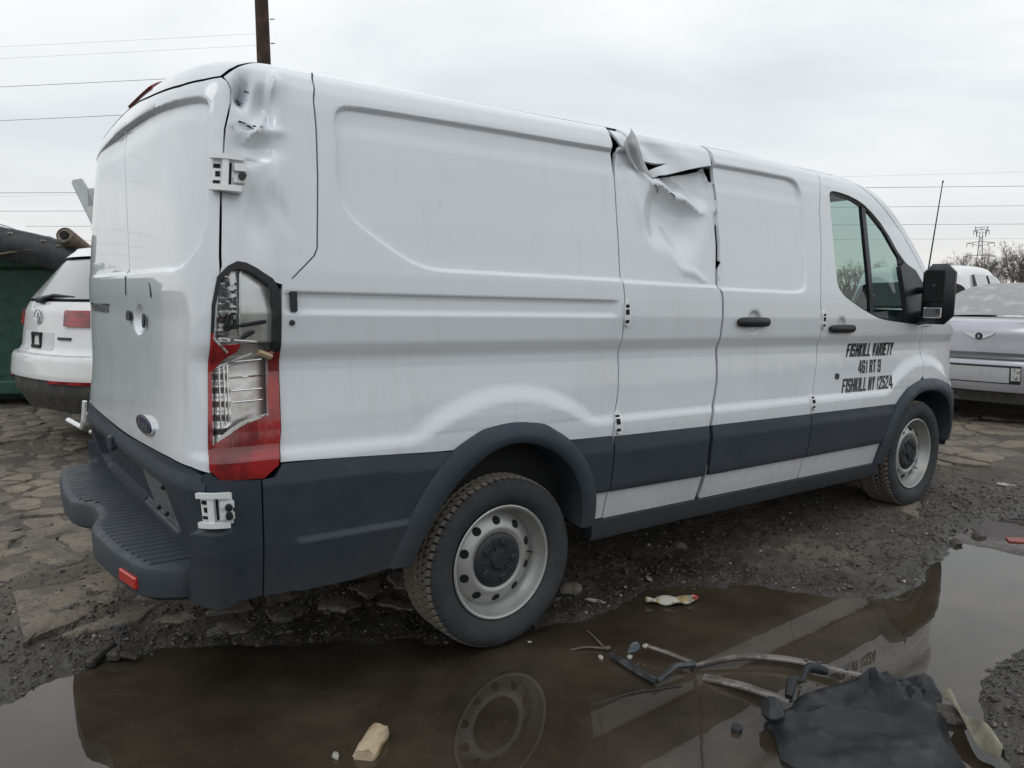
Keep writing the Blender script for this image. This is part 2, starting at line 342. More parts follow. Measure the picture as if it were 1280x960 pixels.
GX=axis(-2.7,4.8,.02,900); GY=axis(-2.9,1.6,.02,900); gx,gy=np.meshgrid(GX,GY,indexing='ij'); gz=gh(gx,gy)
nx,ny=gx.shape; i=np.arange(nx-1)[:,None]*ny+np.arange(ny-1)[None]; i=i.ravel()
def ground_mat():
    m=bpy.data.materials.new('broken_asphalt_ground'); m.use_nodes=True; nt=m.node_tree; b=nt.nodes['Principled BSDF']; L=nt.links
    tc=nt.nodes.new('ShaderNodeTexCoord'); sp=nt.nodes.new('ShaderNodeSeparateXYZ'); L.new(tc.outputs['Object'],sp.inputs[0])
    def nz(sc,det=6,r=.65):
        n=nt.nodes.new('ShaderNodeTexNoise'); n.inputs['Scale'].default_value=sc; n.inputs['Detail'].default_value=det; n.inputs['Roughness'].default_value=r; L.new(tc.outputs['Object'],n.inputs['Vector']); return n
    def ramp(src,lo,hi,a=0.,c=1.):
        n=nt.nodes.new('ShaderNodeMapRange'); n.interpolation_type='SMOOTHSTEP'; n.inputs[1].default_value=lo;n.inputs[2].default_value=hi;n.inputs[3].default_value=a;n.inputs[4].default_value=c; L.new(src,n.inputs[0]); return n.outputs[0]
    def mix(f,a,c):
        n=nt.nodes.new('ShaderNodeMixRGB'); L.new(f,n.inputs[0])
        for k,q in ((1,a),(2,c)):
            if isinstance(q,tuple): n.inputs[k].default_value=(*q,1)
            else: L.new(q,n.inputs[k])
        return n.outputs[0]
    c=mix(ramp(nz(1.3).outputs[0],.40,.62),(.066,.057,.047),(.138,.115,.088))
    c=mix(ramp(nz(2.6).outputs[0],.50,.66),c,(.052,.041,.031))
    c=mix(ramp(nz(9).outputs[0],.48,.68),c,(.056,.053,.049))
    c=mix(ramp(nz(70,4).outputs[0],.56,.70),c,(.150,.140,.125))
    c=mix(ramp(nz(160,3).outputs[0],.60,.72),c,(.030,.029,.028))
    # wet, oily mud low down beside the water
    wn_=nt.nodes.new('ShaderNodeMath'); wn_.operation='MULTIPLY_ADD'; L.new(nz(5).outputs[0],wn_.inputs[0]); wn_.inputs[1].default_value=-.05; L.new(sp.outputs[2],wn_.inputs[2])
    wet=ramp(wn_.outputs[0],-.016,.022,1.,0.)
    c=mix(wet,c,(.040,.036,.031))
    under=ramp(sp.outputs[2],-.010,-.002,1.,0.)
    bed=mix(ramp(nz(3).outputs[0],.35,.65),(.070,.055,.040),(.104,.083,.060)); bed=mix(ramp(nz(45).outputs[0],.60,.72),bed,(.12,.10,.075))
    c=mix(under,c,bed); L.new(c,b.inputs['Base Color'])
    r=nt.nodes.new('ShaderNodeMapRange'); L.new(wet,r.inputs[0]); r.inputs[3].default_value=.9; r.inputs[4].default_value=.42; L.new(r.outputs[0],b.inputs['Roughness'])
    bp=nt.nodes.new('ShaderNodeBump'); bp.inputs['Strength'].default_value=.75; bp.inputs['Distance'].default_value=.012; L.new(nz(60,5).outputs[0],bp.inputs['Height'])
    bp2=nt.nodes.new('ShaderNodeBump'); bp2.inputs['Strength'].default_value=.6; bp2.inputs['Distance'].default_value=.03; L.new(nz(14,4).outputs[0],bp2.inputs['Height']); L.new(bp.outputs[0],bp2.inputs['Normal']); L.new(bp2.outputs[0],b.inputs['Normal'])
    return m
M['ground']=ground_mat()
GR=fast_mesh('ground',np.stack([gx,gy,gz],-1).reshape(-1,3),np.stack([i,i+ny,i+ny+1,i+1],1),M['ground'],None,True); tag(GR,kind='structure')
def water_mat():
    m=bpy.data.materials.new('muddy_water'); m.use_nodes=True; nt=m.node_tree; nt.nodes.clear(); L=nt.links; o=nt.nodes.new('ShaderNodeOutputMaterial')
    t=nt.nodes.new('ShaderNodeBsdfTransparent'); t.inputs[0].default_value=(.66,.59,.50,1); d=nt.nodes.new('ShaderNodeBsdfDiffuse'); d.inputs[0].default_value=(.080,.063,.046,1)
    g=nt.nodes.new('ShaderNodeBsdfGlossy'); g.inputs[1].default_value=.0; f=nt.nodes.new('ShaderNodeFresnel'); f.inputs[0].default_value=1.62
    tc=nt.nodes.new('ShaderNodeTexCoord'); n=nt.nodes.new('ShaderNodeTexNoise'); n.inputs['Scale'].default_value=6; n.inputs['Detail'].default_value=2; L.new(tc.outputs['Object'],n.inputs['Vector'])
    bp=nt.nodes.new('ShaderNodeBump'); bp.inputs['Strength'].default_value=.02; bp.inputs['Distance'].default_value=.02; L.new(n.outputs[0],bp.inputs['Height']); L.new(bp.outputs[0],g.inputs['Normal'])
    n2=nt.nodes.new('ShaderNodeTexNoise'); n2.inputs['Scale'].default_value=1.6; n2.inputs['Detail'].default_value=7; n2.inputs['Roughness'].default_value=.65; L.new(tc.outputs['Object'],n2.inputs['Vector'])
    cr=nt.nodes.new('ShaderNodeValToRGB'); cr.color_ramp.elements[0].position=.35; cr.color_ramp.elements[0].color=(.058,.045,.032,1); cr.color_ramp.elements[1].position=.66; cr.color_ramp.elements[1].color=(.105,.083,.060,1); L.new(n2.outputs[0],cr.inputs[0]); L.new(cr.outputs[0],d.inputs[0])
    mr=nt.nodes.new('ShaderNodeMapRange'); mr.inputs[1].default_value=.3; mr.inputs[2].default_value=.7; mr.inputs[3].default_value=.35; mr.inputs[4].default_value=.72; L.new(n2.outputs[0],mr.inputs[0])
    m1=nt.nodes.new('ShaderNodeMixShader'); L.new(mr.outputs[0],m1.inputs[0]); L.new(t.outputs[0],m1.inputs[1]); L.new(d.outputs[0],m1.inputs[2])
    m2=nt.nodes.new('ShaderNodeMixShader'); L.new(f.outputs[0],m2.inputs[0]); L.new(m1.outputs[0],m2.inputs[1]); L.new(g.outputs[0],m2.inputs[2]); L.new(m2.outputs[0],o.inputs[0]); return m
M['water']=water_mat()
# one level sheet; the banks hide its rim
c_=PUD.mean(0); e=np.roll(PUD,-1,0)-np.roll(PUD,1,0); nrm=np.c_[e[:,1],-e[:,0]]; nrm/=np.linalg.norm(nrm,axis=1,keepdims=True); ar=(PUD[:,0]*np.roll(PUD[:,1],-1)-PUD[:,1]*np.roll(PUD[:,0],-1)).sum()
PW=PUD+nrm*.10*np.sign(ar); vo,_,fo,_,_,_=delaunay_2d_cdt([Vector(p) for p in PW],[(i,(i+1)%len(PW)) for i in range(len(PW))],[],1,1e-6)
me=bpy.data.meshes.new('puddle'); me.from_pydata([(v[0],v[1],0) for v in vo],[],fo); o=bpy.data.objects.new('puddle',me); COL.objects.link(o); me.materials.append(M['water']); tag(o,kind='structure')
if me.polygons[0].normal.z<0: me.flip_normals()
# --- crazed asphalt: every slab between the cracks is a piece of its own
M['slab']=mat('weathered_asphalt',(.192,.163,.126),.9,noise=[(3.1,(.112,.096,.077),.42,.60),(1.3,(.25,.211,.158),.48,.66),(90,(.075,.070,.063),.52,.66),(45,(.30,.275,.235),.60,.72),(14,(.09,.082,.072),.56,.66)],bump=[(110,.8,.008),(22,.6,.018)])
def voronoi(seeds,rad):
    out=[]
    for i,p in enumerate(seeds):
        poly=np.array([[-1,-1],[1,-1],[1,1],[-1,1]],float)*rad+p; d=np.linalg.norm(seeds-p,axis=1)
        for j in np.argsort(d)[1:16]:
            if d[j]>2.2*rad: break
            m_=(seeds[j]+p)/2; n_=seeds[j]-p; q=[];k=len(poly)
            for a in range(k):
                A=poly[a];B=poly[(a+1)%k]; da=(A-m_)@n_; db=(B-m_)@n_
                if da<=0: q.append(A)
                if da*db<0: q.append(A+(B-A)*da/(da-db))
            poly=np.array(q)
            if len(poly)<3: break
        out.append(poly)
    return out
def slab(poly,gap,hgt,prob_noise=.011):
    c=poly.mean(0); q=resample(poly,.026); e=np.roll(q,-1,0)-np.roll(q,1,0); n_=np.c_[e[:,1],-e[:,0]]; n_/=np.maximum(np.linalg.norm(n_,axis=1,keepdims=True),1e-9)
    q=q-n_*(gap+prob_noise*(vnoise(q[:,0],q[:,1],17,31)+.5)*1.4+prob_noise*(vnoise(q[:,0],q[:,1],48,35)+.5)*1.3)[:,None]
    if len(q)<5: return
    z=gh(q[:,0],q[:,1]); zc=float(gh(np.array([c[0]]),np.array([c[1]]))[0]); zt=max(.012,zc)+hgt; tilt=rng.normal(0,.02,2)
    k=len(q); ins=c+(q-c)*.90; top=lambda p:zt+(p-c)@tilt+.006*vnoise(p[:,0],p[:,1],20,33)
    V=np.vstack([np.c_[q,np.minimum(z,zt)-.03],np.c_[q,top(q)-.007],np.c_[ins,top(ins)],[[c[0],c[1],zt+.002]]]); F=[]
    for r in range(2):
        for a in range(k): F.append((r*k+a,r*k+(a+1)%k,(r+1)*k+(a+1)%k,(r+1)*k+a))
    for a in range(k): F.append((2*k+a,2*k+(a+1)%k,3*k))
    b=MB(); b.add(V,F); b.build('asphalt_slab',M['slab'],GR,smooth=True,angle=35)
def slabs(x0,x1,y0,y1,step,keep,gap,hgt):
    s=[]
    yy=y0;r=0
    while yy<y1:
        xx=x0+(step/2 if r%2 else 0)
        while xx<x1: s.append((xx+rng.uniform(-.38,.38)*step,yy+rng.uniform(-.38,.38)*step)); xx+=step
        yy+=step*.87;r+=1
    s=np.array(s); vor=voronoi(s,step*1.6); d=pud_sd(s[:,0],s[:,1])
    for p,poly,dd in zip(s,vor,d):
        if len(poly)<3 or dd<.12 or rng.random()>keep(p) or pud_sd(poly[:,0],poly[:,1]).min()<.015: continue
        a=abs((poly[:,0]*np.roll(poly[:,1],-1)-poly[:,1]*np.roll(poly[:,0],-1)).sum())/2
        if a<.25*step*step: continue
        slab(poly,gap,hgt*rng.uniform(.6,1.2))
slabs(-2.6,.3,1.5,6.6,.25,lambda p:.93,.004,.008)                                # behind the bumper, nearly whole
slabs(-2.2,-.3,.45,1.5,.20,lambda p:.38+.45*(p[1]-.4),.012,.007)
slabs(-1.15,.35,-.38,.45,.21,lambda p:.80,.010,.006)                               # islands under the tail
slabs(3.7,7.6,-1.3,1.2,.36,lambda p:(.95 if p[1]>-.62-.1*(p[0]-4) else .12) if p[0]>4.0 else .2,.001,.010)
# --- loose gravel and chippings
def stones(n,pos,size,seed):
    r=np.random.default_rng(seed); t=(1+5**.5)/2
    iv=np.array([(-1,t,0),(1,t,0),(-1,-t,0),(1,-t,0),(0,-1,t),(0,1,t),(0,-1,-t),(0,1,-t),(t,0,-1),(t,0,1),(-t,0,-1),(-t,0,1)])/1.9
    fv=np.array([(0,11,5),(0,5,1),(0,1,7),(0,7,10),(0,10,11),(1,5,9),(5,11,4),(11,10,2),(10,7,6),(7,1,8),(3,9,4),(3,4,2),(3,2,6),(3,6,8),(3,8,9),(4,9,5),(2,4,11),(6,2,10),(8,6,7),(9,8,1)])
    p=pos(r,n); n=len(p); sz=size(r,n); J=1+.45*(r.random((n,12,1))-.5)*1.3; A=r.uniform(0,6.28,n); sc=np.stack([np.ones(n),r.uniform(.55,1,n),r.uniform(.4,.8,n)],-1)
    V=iv[None]*J*sc[:,None]*sz[:,None,None]; c,s=np.cos(A)[:,None],np.sin(A)[:,None]; X=V[...,0]*c-V[...,1]*s; Y=V[...,0]*s+V[...,1]*c
    z=gh(p[:,0],p[:,1]); V=np.stack([X+p[:,0:1],Y+p[:,1:2],V[...,2]+(z+sz*.22)[:,None]],-1)
    return V.reshape(-1,3),(fv[None]+(np.arange(n)*12)[:,None,None]).reshape(-1,3)
M['gravel']=mat('crushed_gravel',(.062,.056,.049),.55,noise=[(40,(.13,.12,.11),.48,.62),(23,(.022,.021,.020),.46,.60),(110,(.20,.19,.175),.60,.68)])
def gpos(r,n):
    p=np.c_[r.uniform(-2.4,4.6,n),r.uniform(-2.75,1.7,n)]; d=pud_sd(p[:,0],p[:,1]); cl=vnoise(p[:,0],p[:,1],2.3,41)+vnoise(p[:,0],p[:,1],6,42)*.6
    w=np.where(d<.01,.012,np.exp(-((d-.15)/.60)**2)*(.45+1.1*np.clip(cl+.3,0,1))); w*=np.where((p[:,0]>.9)&(p[:,1]<-2.2),1.2,1)
    return p[r.random(n)<w]
V,F=stones(85000,gpos,lambda r,n:np.clip(r.lognormal(-5.25,.48,n),.0022,.018),5)
tag(fast_mesh('gravel',V,F,M['gravel'],None,False),kind='stuff')
M['grit']=mat('pale_litter_bits',(.40,.385,.35),.8,noise=[(60,(.22,.2,.17),.45,.6)])
def lpos(r,n):
    p=np.c_[r.uniform(-1.6,4.2,n),r.uniform(-2.2,.8,n)]; d=pud_sd(p[:,0],p[:,1]); cl=vnoise(p[:,0],p[:,1],3.1,51)
    c1=np.exp(-((p[:,0]-.1)**2+(p[:,1]+1.28)**2)/.015)+np.exp(-((p[:,0]-.27)**2+(p[:,1]+1.40)**2)/.01)
    return p[r.random(n)<np.where(d<0,.10+.5*c1,.18+.5*np.clip(cl,0,1))]
V,F=stones(2600,lpos,lambda r,n:np.clip(r.lognormal(-5.35,.5,n),.002,.012),6); V[:,2]=np.maximum(V[:,2],V[:,2]*.5+.002)
tag(fast_mesh('litter_bits',V,F,M['grit'],None,False),kind='stuff')
# ================================================================ the white van
VAN = empty('cargo_van',(1.65,0,0),(0,math.radians(1.1409689),0))
tag(VAN,'white cargo van with dented side, grey lower cladding and steel wheels standing in the puddle','van')
C0=np.array([1.65,0,0])
S0=XA-LR
MIR=lambda s:2*S0-s
# --- features of the sheet metal, in (s,t)
QREC=chaikin([(-.68,1.93),(-.655,1.962),(-.60,1.974),(-.09,1.976),(3.0,1.979),(3.0,1.423),(-.27,1.428),(-.362,1.433),(-.442,1.457),(-.538,1.514),(-.628,1.571),(-.679,1.632),(-.693,1.706),(-.685,1.80)],2)
SREC=chaikin([(.5,1.979),(1.5,1.979),(1.5,1.416),(.5,1.423)],0)
LREC=chaikin([(-2,1.981),(1.707,1.993),(1.90,1.995),(1.965,1.975),(1.992,1.91),(1.994,1.74),(1.97,1.50),(1.945,1.425),(1.86,1.406),(1.603,1.408),(-2,1.416)],2)
_rw=[(-1.058,1.90),(-1.075,1.932),(-1.16,1.934),(-1.31,1.938),(-1.50,1.948),(S0,1.960)]
_rb=[(S0,1.402),(-1.47,1.402),(-1.235,1.398),(-1.114,1.454),(-1.072,1.505),(-1.055,1.64)]
RREC=chaikin(_rw+[(MIR(s),t) for s,t in _rw[::-1]]+[(MIR(s),t) for s,t in _rb[::-1]]+_rb[::-1][::-1],1)
RREC=chaikin([(s,t) for s,t in _rw]+[(MIR(s),t) for s,t in _rw[-2::-1]]+[(MIR(s),t) for s,t in _rb[::-1]]+_rb[1:],1)
PREC=[(-1.39,.715),(-1.40,.56),(-1.50,.525),(MIR(-1.50),.525),(MIR(-1.40),.56),(MIR(-1.39),.715)]
ARC_C=(0.0,.335); ARC_F=(3.292,.405)
def dents(s,t):
    d=np.zeros_like(s)
    # rear corner pillar: beaten in round the top of the door
    m=smoothstep((s+1.03)/.03)*smoothstep((-.75-s)/.05)
    g=lambda a,b,w,h: np.exp(-((s-a)/w)**2-((t-b)/h)**2)
    p=2.3*(-.020*g(-.915,1.93,.045,.06)+.010*g(-.875,1.99,.03,.05)-.030*g(-.985,1.965,.022,.045)-.014*g(-.93,1.79,.05,.03)+.008*g(-.93,1.845,.06,.016)-.012*g(-.985,1.70,.03,.10)-.014*g(-.93,1.60,.03,.09)+.007*g(-.885,1.66,.02,.12))-.014*g(-.90,1.90,.016,.05)+.012*g(-.865,1.915,.02,.06)
    cr=-.030*np.exp(-np.abs(t-1.845+.28*(s+.95)**2*8)/.012)*np.exp(-((s+.955)/.035)**2)
    cr+=-.026*np.exp(-np.abs(t-1.745-.25*(s+.95))/.010)*np.exp(-((s+.965)/.035)**2)
    cr+=.016*np.exp(-((s+.905-.35*(t-1.90)+2.2*(t-1.90)**2)/.012)**2)*smoothstep((t-1.78)/.06)*smoothstep((2.06-t)/.06)-.012*np.exp(-((s+.925-.30*(1.74-t))/.022)**2)*smoothstep((t-1.50)/.12)*smoothstep((1.80-t)/.05)
    cr+=-.030*np.exp(-np.abs((s+.985)+.25*(t-1.96))/.008)*np.exp(-((t-1.965)/.04)**2)
    d+=m*(p+cr)
    # hinged side door: crushed under the roof rail
    k=smoothstep((s-.605)/.05)*smoothstep((1.262-s)/.02)
    A=np.array([.80,1.888]);B=np.array([1.05,1.806]);L_=np.linalg.norm(B-A);e=(B-A)/L_;nn=np.array([-e[1],e[0]])
    wob=.006*np.sin(s*40)+.010*vnoise(s,t,9,8)
    al=((s-A[0])*e[0]+(t-A[1])*e[1])/L_; pe=(s-A[0])*nn[0]+(t-A[1])*nn[1]+wob
    w1=smoothstep((al+.25)/.5)*smoothstep((1.85-al)/.7); w2=smoothstep((al+.02)/.45)*smoothstep((1.62-al)/.55)
    up_=np.clip(pe,0,None);q=np.clip(-pe,0,None)
    d+=-.046*smoothstep(up_/.085)*w1*k
    d+=-.060*(1-np.exp(-q/.028))*(1-smoothstep((q-.10)/.20))*w2*k
    d+=.007*np.exp(-((q-.305+.25*(s-1.08)**2)/.022)**2)*smoothstep((.14-np.abs(s-1.06))/.10)*k
    amp=w1
    d+=.006*np.exp(-((s-.72-.25*(1.8-t))/.03)**2)*np.exp(-((t-1.78)/.10)**2)*k-.008*np.exp(-((s-.66)/.04)**2-((t-1.86)/.09)**2)*k
    d+=.004*vnoise(s,t,14,3)*amp*np.exp(-np.abs(pe)/.12)*k
    # the edge of the big door beside it is sprung a little
    d+=.0025*vnoise(s,t,2.2,5)*smoothstep((t-.5)/.2)
    return d
def Dsp(s,t,side=1):
    s=np.asarray(s,float);t=np.asarray(t,float); P=np.c_[s.ravel(),t.ravel()]; d=np.zeros(len(P)); S_,T_=P[:,0],P[:,1]
    def rec(poly,depth,w,msk):
        nonlocal d
        i=np.where(msk)[0]
        if len(i):
            q=sdf(P[i],poly); tl=smoothstep((T_[i]-1.86)/.06); lf=1-.75*smoothstep((-2.1-S_[i])/.5); d[i]-=lf*(depth+.006*tl)*smoothstep(-q/(w*(1-.58*tl)))
    rec(QREC,.013,.020,(S_>-.75)&(S_<.589)&(T_>1.36)&(T_<2.02))
    rec(SREC,.013,.020,(S_>=.589)&(S_<1.26)&(T_>1.36)&(T_<2.02))
    rec(LREC,.013,.020,(S_>=1.22)&(S_<2.04)&(T_>1.36)&(T_<2.02))
    rec(RREC,.016,.020,(S_<-1.04)&(S_>MIR(-1.04))&(T_>1.36)&(T_<2.0))
    g=(T_>1.27)&(T_<1.37)&(S_>-.88)&(S_<.60)
    gr=smoothstep((1.350-T_)/.008)*smoothstep((T_-1.274)/.028)*smoothstep((.565-S_)/.06)
    d-=np.where(g,.011*gr,0)
    r=np.hypot(S_-ARC_C[0],(T_-ARC_C[1])*1.0); up=smoothstep((T_-.835)/.03)
    fill=np.clip(1.004-_g(_W,T_),0,.019)*(T_>.80)
    d+=fill*(1-smoothstep((r-.615)/.075))*(np.abs(S_)<.9)
    rf=np.hypot(S_-ARC_F[0],T_-ARC_F[1]); d+=fill*(1-smoothstep((rf-.585)/.075))*(S_>2.4)
    # oval scoop for the rear door handle
    h=np.hypot((S_+1.80)/.085,(T_-1.243)/.062); d-=.026*(1-smoothstep((h-.45)/.5))
    # finger cups behind the two side door handles
    for (a,b,w) in ((1.497,1.262,.058),(2.294,1.238,.052)):
        h=np.hypot(S_-a,T_-b)/w; d-=.018*(1-smoothstep((h-.75)/.25))
    # faint swage on the rear door from the window corner down to the lamp
    d-=.010*smoothstep((-1.12-S_)/.10)*smoothstep((S_-MIR(-1.12))/.10)*smoothstep((1.36-T_)/.12)*smoothstep((T_-.80)/.25)*(S_<-1.0)
    if side>0: d+=dents(S_,T_)
    return d.reshape(s.shape)
CUP=lambda a,b,w:np.array([(a+w*math.cos(k),b+w*math.sin(k)) for k in np.linspace(0,2*math.pi,40,endpoint=False)])
CUPS=[CUP(1.497,1.262,.058),CUP(2.294,1.238,.052)]
SCOOP=np.array([(-1.80+.085*.95*math.cos(k),1.243+.062*.95*math.sin(k)) for k in np.linspace(0,2*math.pi,40,endpoint=False)])
FEATURES=[(QREC,(0,.004,.008,.014,.020)),(LREC,(0,.004,.008,.014,.020)),(RREC,(0,.004,.008,.014,.020)),(CUPS[0],(0,.006,.014,.026)),(CUPS[1],(0,.006,.014,.024)),(SCOOP,(0,.008,.018,.03))]
ROWS=[.838,.848,.858,.868,1.125,1.135,1.150,1.165,1.18,1.19,1.274,1.288,1.302,1.342,1.346,1.350,1.356]
def lift(s,t,off=0.,disp=True,offfn=None,side=1):
    def f(a,b):
        n=N(a,b); d=np.zeros_like(a)+off
        if disp: d=d+Dsp(a,b,side)
        if offfn is not None: d=d+offfn(a,b)
        return S(a,b)+n*d[...,None]
    P=f(s,t); h=1.5e-3
    n=np.cross(f(s+h,t)-f(s-h,t),f(s,t+h)-f(s,t-h)); n/=np.maximum(np.linalg.norm(n,axis=-1,keepdims=True),1e-12)
    return P,n
def panel_data(poly,res=.02,off=0.,rim=.018,disp=True,holes=(),offfn=None,side=1,feat=True,warp=None):
    loops=[resample(poly,res)]+[resample(h,res) for h in holes]
    poly=np.array(poly); lo=poly.min(0);hi=poly.max(0)
    gs=np.arange(lo[0]+res*.5,hi[0],res); gt=np.arange(lo[1]+res*.5,hi[1],res)
    if feat and disp:
        rows=[r for r in ROWS if lo[1]<r<hi[1]]
        if rows: gt=np.array(sorted([g for g in gt if min(abs(g-r) for r in rows)>min(.4*res,.006)]+rows))
    G=np.stack(np.meshgrid(gs,gt,indexing='ij'),-1).reshape(-1,2)
    if feat and disp:
        ex=[]
        for fp,offs in FEATURES:
            if fp[:,0].max()<lo[0] or fp[:,0].min()>hi[0]: continue
            for o in offs:
                c=fp.copy(); e=np.roll(c,-1,0)-np.roll(c,1,0); nn=np.c_[e[:,1],-e[:,0]]; nn/=np.maximum(np.linalg.norm(nn,axis=1,keepdims=True),1e-9)
                area=(c[:,0]*np.roll(c[:,1],-1)-c[:,1]*np.roll(c[:,0],-1)).sum(); q=c-nn*o*np.sign(area); ex.append(resample(q,res*.9))
        if ex:
            ex=np.vstack(ex); ex=ex[(ex[:,0]>lo[0])&(ex[:,0]<hi[0])&(ex[:,1]>lo[1])&(ex[:,1]<hi[1])]
            near=np.zeros(len(G),bool)
            for fp,offs in FEATURES:
                if fp[:,0].max()<lo[0] or fp[:,0].min()>hi[0]: continue
                q=sdf(G,fp); near|=(q>-.020-.5*res)&(q<.5*res)
            G=np.vstack([G[~near],ex])
    ins=inpoly(G,poly)
    for h in holes: ins&=~inpoly(G,h)
    for l in loops: ins&=np.where(ins,pdist(G,l)>.4*res,False)
    G=G[ins]; pts=np.vstack(loops+[G]); edges=[];o=0
    for l in loops: n=len(l); edges+=[(o+i,o+(i+1)%n) for i in range(n)]; o+=n
    vo,_,fo,_,_,_=delaunay_2d_cdt([Vector(p) for p in pts],edges,[],0,1e-6)
    V=np.array([tuple(v) for v in vo]); F=np.array([f for f in fo if len(f)==3])
    a,b,c=V[F[:,0]],V[F[:,1]],V[F[:,2]]; ar=(b[:,0]-a[:,0])*(c[:,1]-a[:,1])-(b[:,1]-a[:,1])*(c[:,0]-a[:,0])
    F=np.where((ar<0)[:,None],F[:,::-1],F); F=F[np.abs(ar)>1e-10]; cen=V[F].mean(1); k=inpoly(cen,poly)
    for h in holes: k&=~inpoly(cen,h)
    F=F[k]
    P,n=lift(V[:,0],V[:,1],off,disp,offfn,side)
    verts=P; faces=[tuple(f) for f in F]; vn=n
    if rim>0:
        for li,l in enumerate(loops):
            p,nn=lift(l[:,0],l[:,1],off,disp,offfn,side); q=p-nn*rim; m=len(l)
            area=(l[:,0]*np.roll(l[:,1],-1)-l[:,1]*np.roll(l[:,0],-1)).sum(); sg=1 if (area>0)==(li==0) else -1
            tan=np.roll(p,-1,0)-np.roll(p,1,0); sn=np.cross(tan,nn)*sg*(1 if li==0 else -1)*(1 if li==0 else -1); sn/=np.maximum(np.linalg.norm(sn,axis=1,keepdims=True),1e-12)
            o=len(verts); verts=np.vstack([verts,p,q]); vn=np.vstack([vn,sn,sn])
            for i in range(m):
                j=(i+1)%m; f=(o+i,o+m+i,o+m+j,o+j); faces.append(f if sg>0 else f[::-1])
    return verts,faces,vn
def mk(name,verts,faces,vn,m,parent,mirror=False):
    verts=verts-C0 if parent is VAN or parent is None or True else verts
    if mirror: verts=verts*[1,-1,1]; vn=vn*[1,-1,1]; faces=[f[::-1] for f in faces]
    me=bpy.data.meshes.new(name); me.from_pydata(verts.tolist(),[],faces); me.polygons.foreach_set('use_smooth',[True]*len(faces))
    li=np.zeros(len(me.loops),np.int32); me.loops.foreach_get('vertex_index',li)
    me.normals_split_custom_set(vn[li].tolist()); o=bpy.data.objects.new(name,me); COL.objects.link(o); me.materials.append(m); o.parent=parent; return o
def panel(name,poly,m,parent=None,mirror=False,**k):
    return mk(name,*panel_data(poly,**k),m,parent or VAN,mirror)
def sh(l,ds,dt=0): return [(s+ds,t+dt) for s,t in l]
# --- shut lines
S780=[(.600,1.854),(.591,1.638),(.582,1.452),(.588,1.40),(.592,1.355),(.587,1.237),(.584,1.168),(.583,1.12),(.585,1.06),(.581,.98),(.567,.909),(.553,.872),(.537,.81),(.533,.77),(.532,.68),(.523,.535),(.516,.412)]
S900=[(1.277,1.90),(1.2745,1.80),(1.27,1.63),(1.247,1.47),(1.236,1.417),(1.249,1.393),(1.253,1.369),(1.254,1.282),(1.248,1.205),(1.246,1.124),(1.250,1.05),(1.248,.986),(1.230,.907),(1.206,.844),(1.188,.775),(1.180,.665),(1.172,.54),(1.166,.475),(1.152,.412)]
SB=[(2.20,2.02),(2.142,1.857),(2.128,1.685),(2.092,1.502),(2.074,1.368),(2.092,1.26),(2.098,1.103),(2.09,1.02),(2.051,.879),(2.02,.782),(1.993,.568),(1.978,.412)]
AP=[(2.09,2.088),(2.25,2.106),(2.46,2.105),(2.648,2.068),(2.815,2.006),(2.978,1.931),(3.163,1.829),(3.276,1.697),(3.412,1.51)]
APO=[(2.09,2.128),(2.25,2.13),(2.485,2.13),(2.68,2.098),(2.85,2.038),(3.015,1.965),(3.205,1.86),(3.325,1.722),(3.465,1.525),(3.56,1.33)]
ARC_R=[(-.529,.40),(-.487,.536),(-.374,.719),(-.289,.796),(-.177,.856),(-.036,.882),(.065,.88),(.182,.851),(.302,.787),(.39,.691),(.441,.582),(.462,.472),(.456,.405)]
ARC_RI=[(-.43,.40),(-.39,.53),(-.30,.65),(-.225,.72),(-.116,.785),(-.04,.803),(.045,.803),(.143,.784),(.257,.717),(.328,.635),(.363,.528),(.374,.44),(.372,.405)]
ARC_FO=[(2.775,.41),(2.796,.536),(2.871,.718),(2.97,.80),(3.09,.866),(3.20,.898),(3.309,.91),(3.484,.905),(3.60,.88),(3.70,.84),(3.775,.77),(3.815,.66),(3.82,.50)]
ARC_FI=[(2.86,.41),(2.88,.52),(2.95,.66),(3.03,.74),(3.117,.80),(3.22,.83),(3.342,.838),(3.46,.825),(3.57,.79),(3.65,.73),(3.71,.64),(3.735,.54),(3.735,.47)]
BND=lambda s:np.interp(s,[-1.1,-.893,-.667,-.359,.324,1.2,2.86],[.816,.816,.810,.796,.780,.773,.765])
bnd=lambda s:(s,float(BND(s)))
DPS=[(-.859,1.392),(-.785,1.464),(-.773,1.489),(-.754,1.719),(-.746,1.875),(-.746,2.013),(-.765,2.09),(-.785,2.13)]
DE=[(-1.040,1.996),(-1.024,1.983),(-1.012,1.962),(-1.009,1.917),(-1.013,1.877),(-1.019,1.833),(-1.020,1.742),(-1.023,1.636),(-1.023,1.406),(-1.038,1.189),(-1.048,.972),(-1.060,.803)]
TLO=chaikin([(-1.047,1.37),(-.986,1.436),(-.941,1.43),(-.8818,1.374),(-.8818,1.278),(-.8835,.914),(-.8935,.812),(-.921,.776),(-1.028,.782),(-1.064,.811),(-1.052,1.10)],1)
ix=lambda l,t0,t1:[p for p in l if t0<=p[1]<=t1]
